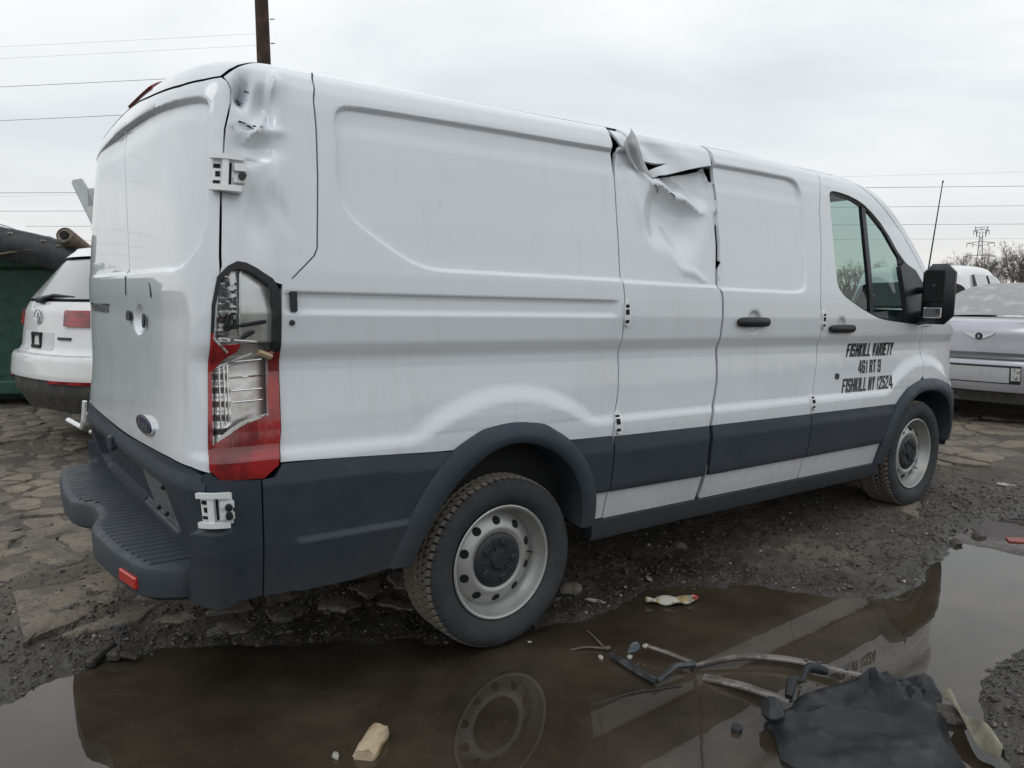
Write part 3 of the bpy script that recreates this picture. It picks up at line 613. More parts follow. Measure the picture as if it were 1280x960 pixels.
# quarter panel with the long recess
CUT=lambda p,c:(c[0]+(p[0]-c[0])*.95,c[1]+(p[1]-c[1])*.95)
ARC_RC=[CUT(p,ARC_C) for p in ARC_R]; ARC_FC=[CUT(p,ARC_F) for p in ARC_FO]
arc_top=[p for p in ARC_RC if p[1]>.79]
qp=[(-.887,.818),bnd(-.667),bnd(-.359),bnd(-.27)]+arc_top+[bnd(.28)]+[(.533-.0035,.777)]+sh(ix(S780,.80,1.9)[::-1],-.0035)+[(.598,1.975),(.600,2.05),(.620,2.13)]+[(-.779,2.13)]+[(s+.006,t) for s,t in DPS[::-1][1:]]+[(-.8802,1.372),(-.8808,1.278),(-.8815,.914)]
panel('quarter_panel',qp,M['white'],res=.016)
panel('rocker_panel',[(.459,.415),(.512,.415),(.519,.535),(.449,.535)],M['white'],res=.02)
panel('corner_pillar',[(-1.037,1.999),(-1.021,1.982),(-1.009,1.963),(-1.006,1.917),(-1.010,1.877),(-1.016,1.833),(-1.017,1.742),(-1.018,1.636),(-1.017,1.42),(-1.03,1.37),(-.986,1.425),(-.941,1.42),(-.872,1.362)]+DPS+[(-.962,2.13),(-1.0,2.06)],M['white'],res=.011)
# hinged side doors
sd=[(1.152-.028,.412),(1.166-.028,.475),(1.172-.024,.54)]+[(s-(.014+.008*max(0,min(1,(1.0-t)/.3))),t) for s,t in S900[::-1] if t>.6][0:]
sd+=[(1.254,1.95),(1.248,1.974),(1.16,1.957),(1.052,1.931),(.96,1.913),(.903,1.901),(.85,1.886),(.830,1.886),(.800,1.918),(.745,1.958),(.69,1.985),(.640,1.990),(.622,1.93)]
sd+=sh(S780,.0035)
panel('hinged_side_door',sd,M['white'],res=.012)
ld=S900[::-1]+[(1.279,1.94),(1.284,1.985),(1.289,2.035),(1.30,2.13),(2.236,2.13),(2.226,2.08)]+sh(SB,-.0035)
ldp=[(s+.004,t) for s,t in S900[::-1]]+[(1.279,1.94),(1.284,1.985),(1.289,2.035),(1.30,2.13),(2.085,2.13),(2.085,2.085),(2.245,2.10)]+sh(SB,-.0035)
panel('large_side_door',ldp,M['white'],res=.016)
WIN=chaikin([(2.262,1.94),(2.285,1.968),(2.352,1.974),(2.532,1.963),(2.72,1.923),(2.915,1.83),(3.094,1.650),(3.22,1.60),(3.31,1.50),(3.375,1.38),(3.372,1.262),(3.33,1.252),(3.129,1.253),(2.90,1.266),(2.717,1.281),(2.60,1.31),(2.486,1.344),(2.40,1.375),(2.314,1.408),(2.265,1.45),(2.252,1.50),(2.256,1.75)],1)
fd=[(1.982,.412)]+sh(SB[::-1][1:],.0035)+[(2.245,2.10)]+[(s-.004,t-.006) for s,t in AP[2:]]+[(3.44,1.36),(3.40,1.262),(3.36,1.243),(3.243,1.236),(3.285,1.10),(3.29,1.0),(3.276,.918)]+[(s,t) for s,t in ARC_FC[::-1] if s<3.25]
panel('front_door',fd,M['white'],res=.018,holes=[WIN])
panel('a_pillar',[(2.09,2.088),(2.25,2.108),(2.462,2.107)]+AP[3:]+[(3.45,1.36),(3.56,1.33)]+APO[::-1][1:],M['white'],res=.02,rim=.03)
fender=[(3.251,1.232),(3.292,1.10),(3.297,1.0),(3.283,.920)]+[(s,t) for s,t in ARC_FC if 3.25<s<3.76][:-1]+[(3.80,.80),(4.0,.795),(4.4,.79),(XB+LF,.785),(XB+LF,1.10),(4.4,1.15),(4.0,1.19),(3.7,1.235),(3.56,1.30),(3.45,1.30),(3.405,1.255),(3.36,1.238)]
panel('front_wing',fender,M['white'],res=.02)
panel('front_bumper',[(3.82,.42),(4.2,.36),(XB+LF,.34),(XB+LF,.780),(4.4,.785),(4.0,.79),(3.80,.795),(3.79,.72),(3.82,.60)],M['grey'],res=.03,off=.015,rim=.05)
panel('headlight',chaikin([(3.93,1.15),(4.45,1.10),(4.5,.93),(4.2,.90),(4.0,.97)],1),M['lens'],res=.03,off=.004,disp=False)
# roof (both halves in one sheet)
rp=[(S0,2.046),(-1.75,2.040),(-1.604,2.030),(-1.45,2.010),(-1.32,1.998),(-1.18,1.988),(-1.088,1.993),(-1.046,2.003),(-1.012,2.06),(-.972,2.13),(-.785,2.13),(.6,2.13),(2.09,2.13),(2.25,2.132),(2.485,2.132),(2.56,2.3),(2.62,2.6),(2.65,2.905),(S0,2.905)]
v,f,n=panel_data(rp,res=.04,rim=.0,disp=False); k=len(v)
mk('roof',np.vstack([v,v*[1,-1,1]]),f+[tuple(k+i for i in q[::-1]) for q in f],np.vstack([n,n*[1,-1,1]]),M['white'],VAN)
# rear doors
SEAM=-1.955
rd=[(SEAM+.003,.803),(-1.6,.815),(-1.347,.820),(-1.146,.815)]+[(s-.002,t) for s,t in DE[::-1]]+[(-1.088,1.984),(-1.18,1.978),(-1.32,1.988),(-1.45,2.0),(-1.604,2.020),(-1.75,2.030),(SEAM+.003,2.036)]
panel('rear_door',rd,M['white'],res=.016,rim=.03)
lm=lambda l:[(MIR(s),t) for s,t in l]
ld_=[(SEAM-.003,2.036),(S0,2.036)]+lm([(-1.75,2.030),(-1.604,2.020),(-1.45,2.0),(-1.32,1.988),(-1.18,1.978),(-1.088,1.984)][::1])+lm([(s-.002,t) for s,t in DE])+lm([(-1.146,.815),(-1.347,.820),(-1.6,.815)])+[(S0,.803),(SEAM-.003,.803)]
panel('rear_door',ld_,M['white'],res=.018,rim=.03,side=-1)
# left flank, seen only through the windows or from the far side
LF_=[(-.99,2.13),(2.085,2.13),(2.085,2.085),(2.245,2.10)]+sh(SB,-.0035)+[(.46,.412),(.462,.472)]+[p for p in ARC_R[::-1] if p[1]>.53]+[(-.5,.41),(-1.03,.41),(-1.05,.8),(-1.03,1.2),(-1.015,1.4),(-1.01,1.9),(-1.04,2.0)]
panel('left_side_panel',LF_,M['white'],mirror=True,res=.04,side=-1)
panel('front_door',fd,M['white'],mirror=True,res=.05,holes=[WIN],side=-1)
panel('a_pillar',[(2.09,2.088),(2.25,2.108),(2.462,2.107)]+AP[3:]+[(3.45,1.36),(3.56,1.33)]+APO[::-1][1:],M['white'],mirror=True,res=.03,rim=.03,side=-1)
panel('front_wing',fender,M['white'],mirror=True,res=.05,side=-1)
panel('front_bumper',[(3.82,.42),(4.2,.36),(XB+LF,.34),(XB+LF,.780),(4.4,.785),(4.0,.79),(3.80,.795),(3.79,.72),(3.82,.60)],M['grey'],mirror=True,res=.05,off=.015,rim=.05,side=-1)
# dark backing shell, added behind the panels so every gap reads dark
def strip(name,s0,s1,t0,t1,off,m,ns,nt_,mirror=False):
    s,t=np.meshgrid(np.linspace(s0,s1,ns),np.linspace(t0,t1,nt_),indexing='ij'); P,n=lift(s.ravel(),t.ravel(),off,False); F=[(i*nt_+j,(i+1)*nt_+j,(i+1)*nt_+j+1,i*nt_+j+1) for i in range(ns-1) for j in range(nt_-1)]
    return P,F,n
P1,F1,n1=strip('x',S0,2.06,.42,2.13,-.115,None,40,24); P2,F2,n2=strip('x',-.55,2.06,2.13,2.90,-.10,None,20,8); P3,F3,n3=strip('x',2.06,3.2,.42,1.20,-.10,None,12,8)
V=np.vstack([P1,P2,P3]);FF=F1+[tuple(i+len(P1) for i in q) for q in F2]+[tuple(i+len(P1)+len(P2) for i in q) for q in F3]; nn=np.vstack([n1,n2,n3]); k=len(V)
mk('gap_backing',np.vstack([V,V*[1,-1,1]]),FF+[tuple(k+i for i in q[::-1]) for q in FF],np.vstack([nn,nn*[1,-1,1]]),M['dark'],VAN)
# --- grey cladding
chf=lambda s,t:.002+.013*np.clip((BND(s)-t)/.06,0,1)-.004*smoothstep((t-(.545))/-.02)
def clad(poly,**k): return panel('side_cladding',poly,M['grey'],off=0,offfn=chf,disp=False,rim=.02,res=.025,**k)
arl=[p for p in ARC_RC if p[0]<-.25 and p[1]<.785]
quart=lambda s,t: .002+.013*np.clip((BND(s)-t)/.06,0,1)+.007*smoothstep((.563-t)/.006)*smoothstep((s+.87)/.03)
panel('side_cladding',[(-.926,.392),(-.82,.386),(-.65,.387),(-.535,.400)]+arl+[(-.28,.790),(-.36,.793),bnd(-.667),(-.885,.813),(-.90,.775),(-.926,.772)],M['grey'],disp=False,offfn=quart,res=.014,rim=.03)
clad([(.285,.782),(.37,.675),(.42,.575),(.432,.540),(.5195,.538)]+[(s-.0035,t) for s,t in S780[::-1] if .6<t<.79][0:]+[(.530,.775)])
clad([(.5265,.538),(1.148,.532),(1.156,.66),(1.164,.770),(.540,.775),(.5355,.68)])
clad([(1.176,.532),(1.988,.534),(2.015,.768),(1.190,.771),(1.183,.665)])
clad([(1.995,.534),(2.82,.538),(2.89,.705),(2.955,.765),(2.022,.769)])
# sill
panel('sill',[(.44,.345),(2.80,.352),(2.80,.409),(.44,.409)],M['grey'],disp=False,res=.04,rim=.10,offfn=lambda s,t:.012+.022*smoothstep((.395-t)/.012))
panel('sill',[(.44,.345),(2.80,.352),(2.80,.409),(.44,.409)],M['grey'],disp=False,res=.08,rim=.10,off=.02,mirror=True)
# wheel arch lips: outer edge on the body, rolled lip, inner edge turned in
def relax(p,k=9):
    w=np.hanning(2*k+3)[1:-1]; w/=w.sum(); q=np.vstack([2*p[0]-p[k:0:-1],p,2*p[-1]-p[-2:-k-2:-1]]); return np.stack([np.convolve(q[:,j],w,'valid') for j in (0,1)],1)
def arch(o,i,mirror=False):
    o=chaikin(o,3,False);i=chaikin(i,3,False); o=np.stack([np.interp(np.linspace(0,1,64),np.linspace(0,1,len(o)),o[:,k]) for k in (0,1)],1); i=np.stack([np.interp(np.linspace(0,1,64),np.linspace(0,1,len(i)),i[:,k]) for k in (0,1)],1); o=relax(o); i=relax(i); rows=[]
    for (f,off) in ((0,-.006),(.005,.018),(.2,.029),(.55,.034),(.85,.036),(1.0,.028),(1.02,.010),(1.04,-.05),(1.04,-.22)):
        q=o+(i-o)*f; P,_=lift(q[:,0],q[:,1],off,False); rows.append(P)
    P=np.stack(rows,1); b=MB(); b.grid(P-C0); 
    if mirror: b.v=[(x,-y,z) for x,y,z in b.v]; b.f=[f[::-1] for f in b.f]
    return b.build('wheel_arch',M['grey'],VAN,smooth=True,angle=50)
for mi in (False,True): arch(ARC_R,ARC_RI,mi); arch(ARC_FO,ARC_FI,mi)
def house(cx,cz,mirror):
    b=MB(); th=np.linspace(.12,math.pi-.12,30); P=np.array([[(cx+.50*math.cos(a),y,cz+.50*math.sin(a)) for y in (-.985+.04,-.55)] for a in th]); b.grid((P-C0)[:,::-1])
    c=[(cx+.50*math.cos(a),-.55,cz+.50*math.sin(a)) for a in th]; b.add(np.array(c)-C0,[tuple(range(len(c)))])
    if mirror: b.v=[(x,-y,z) for x,y,z in b.v]; b.f=[f[::-1] for f in b.f]
    b.build('wheel_housing',M['black'],VAN,smooth=True)
for mi in(False,True): house(-.01,.33,mi); house(3.292,.41,mi)
b=MB(); b.box((1.65,0,.46),(5.1,1.1,.16)); b.box((-.7,0,.44),(.7,1.7,.14)); b.box((1.6,0,.42),(2.3,1.76,.10)); b.box((0,0,.30),(.12,1.5,.12)); b.box((3.29,0,.36),(.14,1.4,.10)); b.tube([(-.9,.45,.36),(.5,.45,.34),(2.4,.3,.36)],.035)
b.v=[(x-1.65,y,z) for x,y,z in b.v]; b.build('underbody',M['dark'],VAN)
# --- bumper at the rear: corner pieces, step, treads
def corner(mirror):
    fn=lambda s,t:.012+.032*smoothstep((.632-t)/.014)*smoothstep((-.995-s)/.05)
    panel('bumper_corner',[(-.9295,.392),(-.9295,.772),(-.96,.775),(-1.03,.782),(-1.062,.803),(-1.078,.80),(-1.09,.79),(-1.098,.70),(-1.104,.645),(-1.118,.628),(-1.130,.61),(-1.135,.52),(-1.150,.505),(-1.172,.498),(-1.180,.48),(-1.178,.41),(-1.165,.392),(-1.06,.385)],M['grey'],disp=False,off=0,offfn=fn,rim=.05,res=.014,mirror=mirror)
corner(False);corner(True)
lp=[(SEAM-.001,.46),(-1.11,.46),(-1.09,.60),(-1.072,.79),(-1.146,.808),(-1.347,.814),(-1.6,.809),(SEAM-.001,.797)]
lowf=lambda s,t:.004+.014*np.clip((.80-t)/.045,0,1)-.050*smoothstep((.78-t)/.34)*smoothstep((-1.08-s)/.22)*smoothstep((s-MIR(-1.08))/.22)-.030*smoothstep(-sdf(np.c_[np.ravel(s),np.ravel(t)],PREC).reshape(np.shape(s))/.012)
panel('rear_door_cladding',lp,M['grey'],disp=False,offfn=lowf,res=.016,rim=.03)
lp2=[(SEAM-.001,.797),(S0,.797)]+lm([(-1.6,.809),(-1.347,.814),(-1.146,.808),(-1.072,.79),(-1.09,.60),(-1.11,.46)])+[(SEAM-.001,.46)]
panel('rear_door_cladding',lp2,M['grey'],disp=False,offfn=lowf,res=.022,rim=.03)
M['plate']=mat('plate_backing',(.15,.153,.155),.6,noise=[(20,(.11,.11,.112),.4,.7)])
panel('plate_backing',[(-1.435,.705),(-1.44,.545),(-1.86,.535),(-1.86,.71)],M['plate'],disp=False,off=-.004,rim=.003,res=.03,offfn=lambda s,t:-.002-.050*smoothstep((.78-t)/.34))
for (s_,t_) in ((-1.60,.575),(-1.72,.57),(-1.56,.68)):
    p,_=lift(np.array([s_]),np.array([t_]),-.004-.03*(.78-t_)/.34,False); b=MB(); b.box(p[0]-C0,(.014,.022,.014),bev=.003); b.build('plate_clip',M['black'],VAN)
p,_=lift(np.array([-2.03]),np.array([.715]),.01,False)
b=MB(); b.box(p[0]-C0+[-.012,0,.02],(.03,.05,.06),bev=.008); b.build('plate_lamp',M['grey'],VAN)
SZ=.50
stp=[(-.98,-.90),(-1.165,-.905),(-1.215,-.885),(-1.285,-.83),(-1.325,-.60),(-1.345,-.34),(-1.334,-.24),(-1.288,-.11),(-1.286,.05),(-1.30,.08),(-1.348,.15),(-1.352,.36),(-1.328,.69),(-1.294,.89),(-1.16,.93),(-.98,.92)]
def clip_corners(p,r):
    p=np.array(p,float); o=[p[0]]
    for i in range(1,len(p)-1):
        for q in (p[i-1],p[i+1]): l=np.linalg.norm(q-p[i]); o.append(p[i]+(q-p[i])*min(r/l,.4))
    return np.array(o+[p[-1]])
stp_s=clip_corners(stp,.022)
b=MB(); inn=stp_s.copy(); c_=np.array([-1.15,0])
def shrink(p,d):
    e=np.roll(p,-1,0)-np.roll(p,1,0); n=np.c_[e[:,1],-e[:,0]]; n/=np.maximum(np.linalg.norm(n,axis=1,keepdims=True),1e-9); return p+n*d
L=[(shrink(stp_s,.035),SZ-.115),(shrink(stp_s,.004),SZ-.095),(stp_s,SZ-.02),(shrink(stp_s,.006),SZ-.006),(shrink(stp_s,.02),SZ)]
if np.linalg.norm(shrink(stp_s,.02)-c_,axis=1).sum()>np.linalg.norm(stp_s-c_,axis=1).sum(): L=[(shrink(stp_s,-d),z) for d,z in ((.035,SZ-.115),(.004,SZ-.095),(0,SZ-.02),(.006,SZ-.006),(.02,SZ))]
n_=len(stp_s);V=[];F=[]
for q,z in L: V+=[(x-1.65,y,z) for x,y in q]
for i in range(len(L)-1):
    for k in range(n_): F.append((i*n_+k,(i+1)*n_+k,(i+1)*n_+(k+1)%n_,i*n_+(k+1)%n_))
F.append(tuple((len(L)-1)*n_+k for k in range(n_))[::-1]); b.add(V,F); STEP=b.build('rear_bumper_step',M['grey'],VAN,smooth=True,angle=40)
inn=L[-1][0]
for y in np.arange(-.80,.86,.047):
    # rib from the door to just inside the outer edge
    xs=[]
    for i in range(n_):
        a,c=inn[i],inn[(i+1)%n_]
        if (a[1]-y)*(c[1]-y)<0: xs.append(a[0]+(c[0]-a[0])*(y-a[1])/(c[1]-a[1]))
    x0=min(xs)+.012; b=MB(); b.box(((x0-1.0)/2-1.65,y,SZ+.001),(-1.0-x0,.0405,.007),bev=.0015); b.build('tread_rib',M['grey'],STEP)
b=MB(); e=np.array([-.062,-.235,0.]); 
p0=np.array([-1.292,-.815]);p1=np.array([-1.318,-.665]); d=(p1-p0)/np.linalg.norm(p1-p0); nn=np.array([-d[1],d[0]]); nn=-nn if nn[0]>0 else nn
R=np.array([[d[0],nn[0],0],[d[1],nn[1],0],[0,0,1.]])
cc=(p0+p1)/2; b.box((cc[0]-1.65-nn[0]*.004,cc[1]-nn[1]*.004,SZ-.058),(np.linalg.norm(p1-p0)*.85,.018,.038),rot=R,bev=.004); b.build('reflector',M['reflector'],VAN)
# --- tail lamp, its lens smashed at the top
TLI=chaikin([(-1.035,1.362),(-.985,1.414),(-.943,1.408),(-.893,1.358),(-.893,1.10),(-.897,.83),(-.925,.797),(-1.026,.80),(-1.052,.82),(-1.045,1.10)],1)
TL=panel('tail_lamp',TLO,M['black'],disp=False,off=.005,rim=.05,holes=[TLI],res=.012)
def tl(name,poly,m,off,rim=.006,res=.012,**k): return panel(name,poly,M[m] if isinstance(m,str) else m,TL,disp=False,off=off,rim=rim,res=res,**k)
wav=lambda s,t:.006*np.sin(t*150)*smoothstep((s+.985)/-.02)+.010*smoothstep((s+.965)/.004)*smoothstep((t-1.17)/.01)
tl('lamp_bowl',TLI,'bowl',-.042,0,offfn=wav,res=.009)
tl('red_lens',[(-1.061,.813),(-1.028,.781),(-.921,.775),(-.8935,.810),(-.8838,.914),(-.8828,1.10),(-.8822,1.165),(-.903,1.16),(-.905,.965),(-.93,.955),(-.965,.940),(-1.0,.915),(-1.044,.885),(-1.041,1.09),(-1.040,1.22),(-1.047,1.22),(-1.051,1.10)],'redlens',.009,.02)
tl('red_lens_fragment',[(-1.042,1.10),(-1.044,1.20),(-1.015,1.185),(-.965,1.19),(-.975,1.165),(-1.01,1.14)],'redlens',.002,.004)
tl('broken_lens',[(-1.030,1.20),(-1.030,1.355),(-.986,1.402),(-.945,1.396),(-.902,1.352),(-.901,1.17),(-.935,1.175),(-.955,1.20),(-.99,1.195)],'lens',.002,.002)
tl('broken_lens_edge',[(-1.034,.893),(-1.0,.915),(-.965,.940),(-.93,.955),(-.907,.972),(-.925,.968),(-.965,.953),(-1.0,.93),(-1.03,.905)],'clear',.011,.004)
def bars(name,rows,m,w=.004,off=-.018):
    b=MB()
    for (s0,t0,s1,t1) in rows:
        q=np.array([[s0,t0],[s1,t1]]); P,_=lift(q[:,0],q[:,1],off,False); b.tube(P-C0,w,5)
    return b.build(name,M[m],TL)
bars('lamp_bar',[(-.985,t,-.91,t+.004) for t in (1.01,1.045,1.085,1.13)]+[(-1.02,.93,-1.02,1.12),(-.995,.95,-.995,1.13),(-1.005,.94,-1.005,1.12),(-.965,1.2,-.965,1.40),(-1.03,1.115,-.91,1.135)],'chrome',.0025)
bars('lamp_bulb_holder',[(-1.0,1.235,-.905,1.255),(-.965,1.20,-.93,1.225)],'black',.006,-.02)
rr=np.random.default_rng(3)
b=MB()
for i in range(70):
    s_=rr.uniform(-1.022,-.975);t_=rr.uniform(1.215,1.375); P,_=lift(np.array([s_]),np.array([t_]),-.02+rr.uniform(0,.012),False); b.box(P[0]-C0,rr.uniform(.004,.011,3),bev=0)
b.build('lamp_debris',M['black'],TL)
bars('lens_splinter',[(-1.045,1.21,-1.0,1.165),(-.985,1.20,-.93,1.195),(-1.02,1.12,-.94,1.16)],'clear',.0035,.006)
bars('wire_clip',[(-.925,1.165,-.898,1.150)],'tan_bit',.010,.008)
# far lamp
panel('tail_lamp',TLO,M['redlens'],disp=False,off=.014,rim=.05,res=.05,mirror=True)
# --- small fittings on the sheet metal
panel('door_stop',[(-.866,1.350),(-.846,1.350),(-.846,1.288),(-.866,1.288)],M['black'],off=.004,rim=.012,res=.02,disp=False)
b=MB(); P,_=lift(np.array([-.863]),np.array([1.253]),.003,False); b.lathe([(.001,-.006),(.006,-.006),(.009,-.002),(.009,.004)],12,'y',P[0]-C0); b.build('screw',M['hub'],VAN)
def patch(name,pl,m,off,rim,**k): return panel(name,chaikin(pl,k.pop('ck',2)),m,off=off,rim=rim,disp=False,res=k.pop('res',.012),**k)
def handle(s0,s1,t0,t1):
    r_=.012; h=patch('door_handle',[(s0+r_,t0),(s1-r_,t0),(s1,t0+r_),(s1,t1-r_),(s1-r_,t1),(s0+r_,t1),(s0,t1-r_),(s0,t0+r_)],M['black'],.032,.030,ck=2,offfn=lambda s,t:-.012*((s-(s0+s1)/2)/((s1-s0)/2))**2-.010*((t-(t0+t1)/2)/((t1-t0)/2))**2)
handle(1.352,1.602,1.238,1.285); handle(2.162,2.415,1.204,1.250)
patch('lock',[(2.275,.975),(2.315,.975),(2.315,.942),(2.275,.942)],M['hub'],.004,.006)
patch('latch_hole',[(-1.925,1.272),(-1.88,1.272),(-1.88,1.235),(-1.925,1.235)],M['black'],.003,.006,ck=1)
patch('latch_hole',[(-1.70,1.268),(-1.672,1.262),(-1.664,1.24),(-1.68,1.215),(-1.702,1.225)],M['black'],.003,.006,ck=1)
patch('door_crease',[(-1.62,1.375),(-1.59,1.36),(-1.578,1.32),(-1.59,1.325),(-1.602,1.355)],M['grey'],.002,.002,ck=1)
patch('door_crease',[(-1.945,1.40),(-1.94,1.40),(-1.935,1.33),(-1.94,1.33)],M['grey'],.002,.002,ck=0)
def hinge_side(s0,s1,t0,t1):
    h=patch('side_hinge',[(s0,t0),(s1,t0),(s1,t1),(s0,t1)],M['hinge'],.012,.02,ck=1)
    tm=(t0+t1)/2; H=t1-t0
    for (a,c) in ((tm+.28*H,.06*H),(tm+.05*H,.10*H),(tm-.30*H,.06*H)):
        panel('hinge_slot',[(s0-.001,a-c),(s0+.55*(s1-s0),a-c),(s0+.55*(s1-s0),a+c),(s0-.001,a+c)],M['dark'],h,off=.0135,rim=.003,disp=False,res=.02)
hinge_side(.589,.622,1.240,1.350); hinge_side(.546,.585,.782,.876); hinge_side(2.090,2.124,1.226,1.322); hinge_side(2.018,2.056,.790,.868)
def hinge_rear(poly,sgn=1):
    ss=[p[0] for p in poly];tt=[p[1] for p in poly]; s0,s1,t0,t1=min(ss),max(ss),min(tt),max(tt); w=s1-s0;h=t1-t0
    base=panel('rear_hinge',[(s0+.02*w,t0),(s1,t0+.02*h),(s1,t1),(s0,t1)],M['hinge'],off=.014 if t0>1 else .020,rim=.04,disp=False,res=.012,mirror=sgn<0); o=.014 if t0>1 else .020
    def pc(name,a,c,d,e,m,of,rim=.012):
        panel(name,[(s0+a*w,t0+d*h),(s0+c*w,t0+d*h),(s0+c*w,t0+e*h),(s0+a*w,t0+e*h)],m,base,off=o+of,rim=rim,disp=False,res=.012,mirror=sgn<0)
    pc('hinge_leaf',-.02,.95,.90,1.06,M['hinge'],.018); pc('hinge_leaf',-.02,.90,-.06,.12,M['hinge'],.018); pc('hinge_web',.32,.50,.12,.90,M['hinge'],.014)
    pc('hinge_slot',.05,.26,.66,.78,M['dark'],.002,.003); pc('hinge_slot',.12,.26,.40,.56,M['dark'],.002,.003); pc('hinge_slot',.05,.26,.18,.28,M['dark'],.002,.003)
    pc('hinge_slot',.53,.60,.16,.84,M['dark'],.002,.003); pc('hinge_knuckle',.66,1.03,.58,.80,M['hinge'],.016); pc('hinge_knuckle',.66,1.03,.22,.42,M['hinge'],.016)
    if sgn>0:
        for tq in (.62,.34) if t0<1 else (.40,):
            P,nn=lift(np.array([s0+.88*w]),np.array([t0+tq*h]),o+.02,False); b=MB(); b.tube([P[0]-C0-nn[0]*.01,P[0]-C0+nn[0]*.012],.011,8); b.build('hinge_bolt',M['black'],base)
hinge_rear([(-1.046,1.738),(-.966,1.738),(-.966,1.640),(-1.046,1.640)]); hinge_rear([(-1.092,.744),(-1.004,.744),(-1.004,.648),(-1.092,.648)])
hinge_rear([(-1.075,1.742),(-.958,1.742),(-.958,1.640),(-1.075,1.640)],-1); hinge_rear([(-1.110,.744),(-1.003,.744),(-1.003,.648),(-1.110,.648)],-1)
# the far lower hinge hangs open
b=MB(); b.tube([(-1.17-1.65,1.0,.80),(-1.175-1.65,1.02,.70),(-1.18-1.65,1.06,.66),(-1.22-1.65,1.22,.68)],.012,6); b.build('door_check_strap',M['hinge'],VAN)
# third brake lamp on the roof edge
panel('brake_lamp',[(-1.52,2.062),(-1.90,2.068),(-2.10,2.070),(-2.10,2.115),(-1.90,2.118),(-1.50,2.125)],M['redlens'],disp=False,off=.010,rim=.02,res=.02)
# crumpled rail over the side door, torn flap, tear
rail=[(.70,2.13),(.735,1.998),(.76,1.975),(.80,1.955),(.86,1.955),(.965,1.968),(.86,1.93),(.80,1.905),(.795,1.90),(.826,1.884),(.86,1.893),(.903,1.907),(.96,1.918),(1.053,1.938),(1.16,1.963),(1.249,1.979),(1.257,2.024),(1.27,2.13)]
rfn=lambda s,t:-.030*np.exp(-((s-.86)/.16)**2)*smoothstep((2.10-t)/.12)+.008*np.sin(s*22+t*30)*smoothstep((2.1-t)/.1)*np.exp(-((s-.9)/.2)**2)
panel('roof_rail',rail,M['white'],disp=False,offfn=rfn,res=.010,rim=.012)
panel('roof_rail_end',[(1.262,2.03),(1.284,2.03),(1.292,2.13),(1.275,2.13)],M['white'],disp=False,off=-.02,rim=.01,res=.02)
panel('roof_rail_end',[(.640,2.045),(.665,2.0),(.735,1.985),(.715,2.06),(.705,2.13),(.632,2.13)],M['white'],disp=False,off=-.008,rim=.01,res=.02)
fl=np.array([(.645,1.985),(.699,2.050),(.728,1.998),(.787,1.912),(.822,1.876),(.765,1.897),(.690,1.930)])
M['bare']=mat('bent_bare_steel',(.42,.43,.44),.35,metal=.4,noise=[(12,(.55,.56,.57),.45,.7),(50,(.2,.19,.18),.6,.8)])
flf=lambda s,t:.010+.034*smoothstep((t-1.92)/.13)-.018*np.exp(-(((s-.70)*.8+(t-1.955)*.6)/.018)**2)
panel('torn_flap',fl,M['bare'],disp=False,offfn=flf,res=.010,rim=.003)
b=MB(); 
for (s_,t_,a) in ((.86,1.862,.5),(.885,1.853,1.0),(.955,1.836,.4),(.975,1.830,1.1),(.875,1.90,.2),(.93,1.912,.5),(1.0,1.926,.3),(-.985,1.975,1.2),(-.978,1.955,.5),(-.972,1.985,.9),(-.99,1.945,1.4),(-.985,1.86,.1),(-.96,1.853,.7),(-.945,1.852,.3)):
    P,nn=lift(np.array([s_,s_+.022*math.cos(a)]),np.array([t_,t_-.018*math.sin(a)]),.001,True); b=MB(); b.tube(P-C0,[.0032,.0008],4); b.build('paint_tear',M['ink'],VAN)
# --- glazing, mirror, cab
WINg=chaikin([(2.285,1.945),(2.352,1.958),(2.532,1.948),(2.72,1.906),(2.905,1.815),(3.06,1.665),(3.06,1.275),(2.90,1.281),(2.717,1.296),(2.60,1.325),(2.486,1.359),(2.40,1.39),(2.324,1.42),(2.278,1.46),(2.266,1.51),(2.270,1.75)],0)
for mi in (False,True):
    panel('window_frame',WIN,M['black'],mirror=mi,disp=False,off=-.012,rim=.012,res=.03,holes=[WINg])
    panel('window_glass',WINg,M['glass'],mirror=mi,disp=False,off=-.016,rim=0,res=.04)
    panel('window_divider',[(2.645,1.925),(2.690,1.915),(2.645,1.30),(2.605,1.315)],M['black'],mirror=mi,disp=False,off=-.006,rim=.02,res=.05)
    panel('mirror_mount',[(3.085,1.632),(3.23,1.588),(3.32,1.485),(3.37,1.38),(3.365,1.262),(3.02,1.265),(3.02,1.60)],M['black'],mirror=mi,disp=False,off=.012,rim=.03,res=.03)
    sg=-1 if mi else 1
    b=MB(); b.box((3.13-1.65,-1.118*sg,1.438),(.13,.185,.365),bev=.052); MH=b.build('door_mirror',M['black'],VAN,smooth=True,angle=60)
    b=MB(); b.box((3.068-1.65,-1.118*sg,1.485),(.014,.115,.19),bev=.004); b.build('mirror_recess',M['dark'],MH)
    b=MB(); b.box((3.064-1.65,-1.118*sg,1.325),(.010,.108,.062),bev=.004); b.build('mirror_glass',M['chrome'],MH)
    if not mi:
        b=MB(); b.box((3.06-1.65,-1.12,1.49),(.008,.016,.020),rot=np.array([[1,0,0],[0,.7,-.7],[0,.7,.7]])); b.build('mirror_bit',M['chrome'],MH)
    b=MB(); b.tube([(3.20-1.65,-.93*sg,1.285),(3.17-1.65,-1.05*sg,1.30),(3.15-1.65,-1.13*sg,1.31)],[.05,.04,.035],8); b.tube([(3.22-1.65,-.92*sg,1.46),(3.15-1.65,-1.08*sg,1.47)],.022,8); b.build('mirror_arm',M['black'],MH)
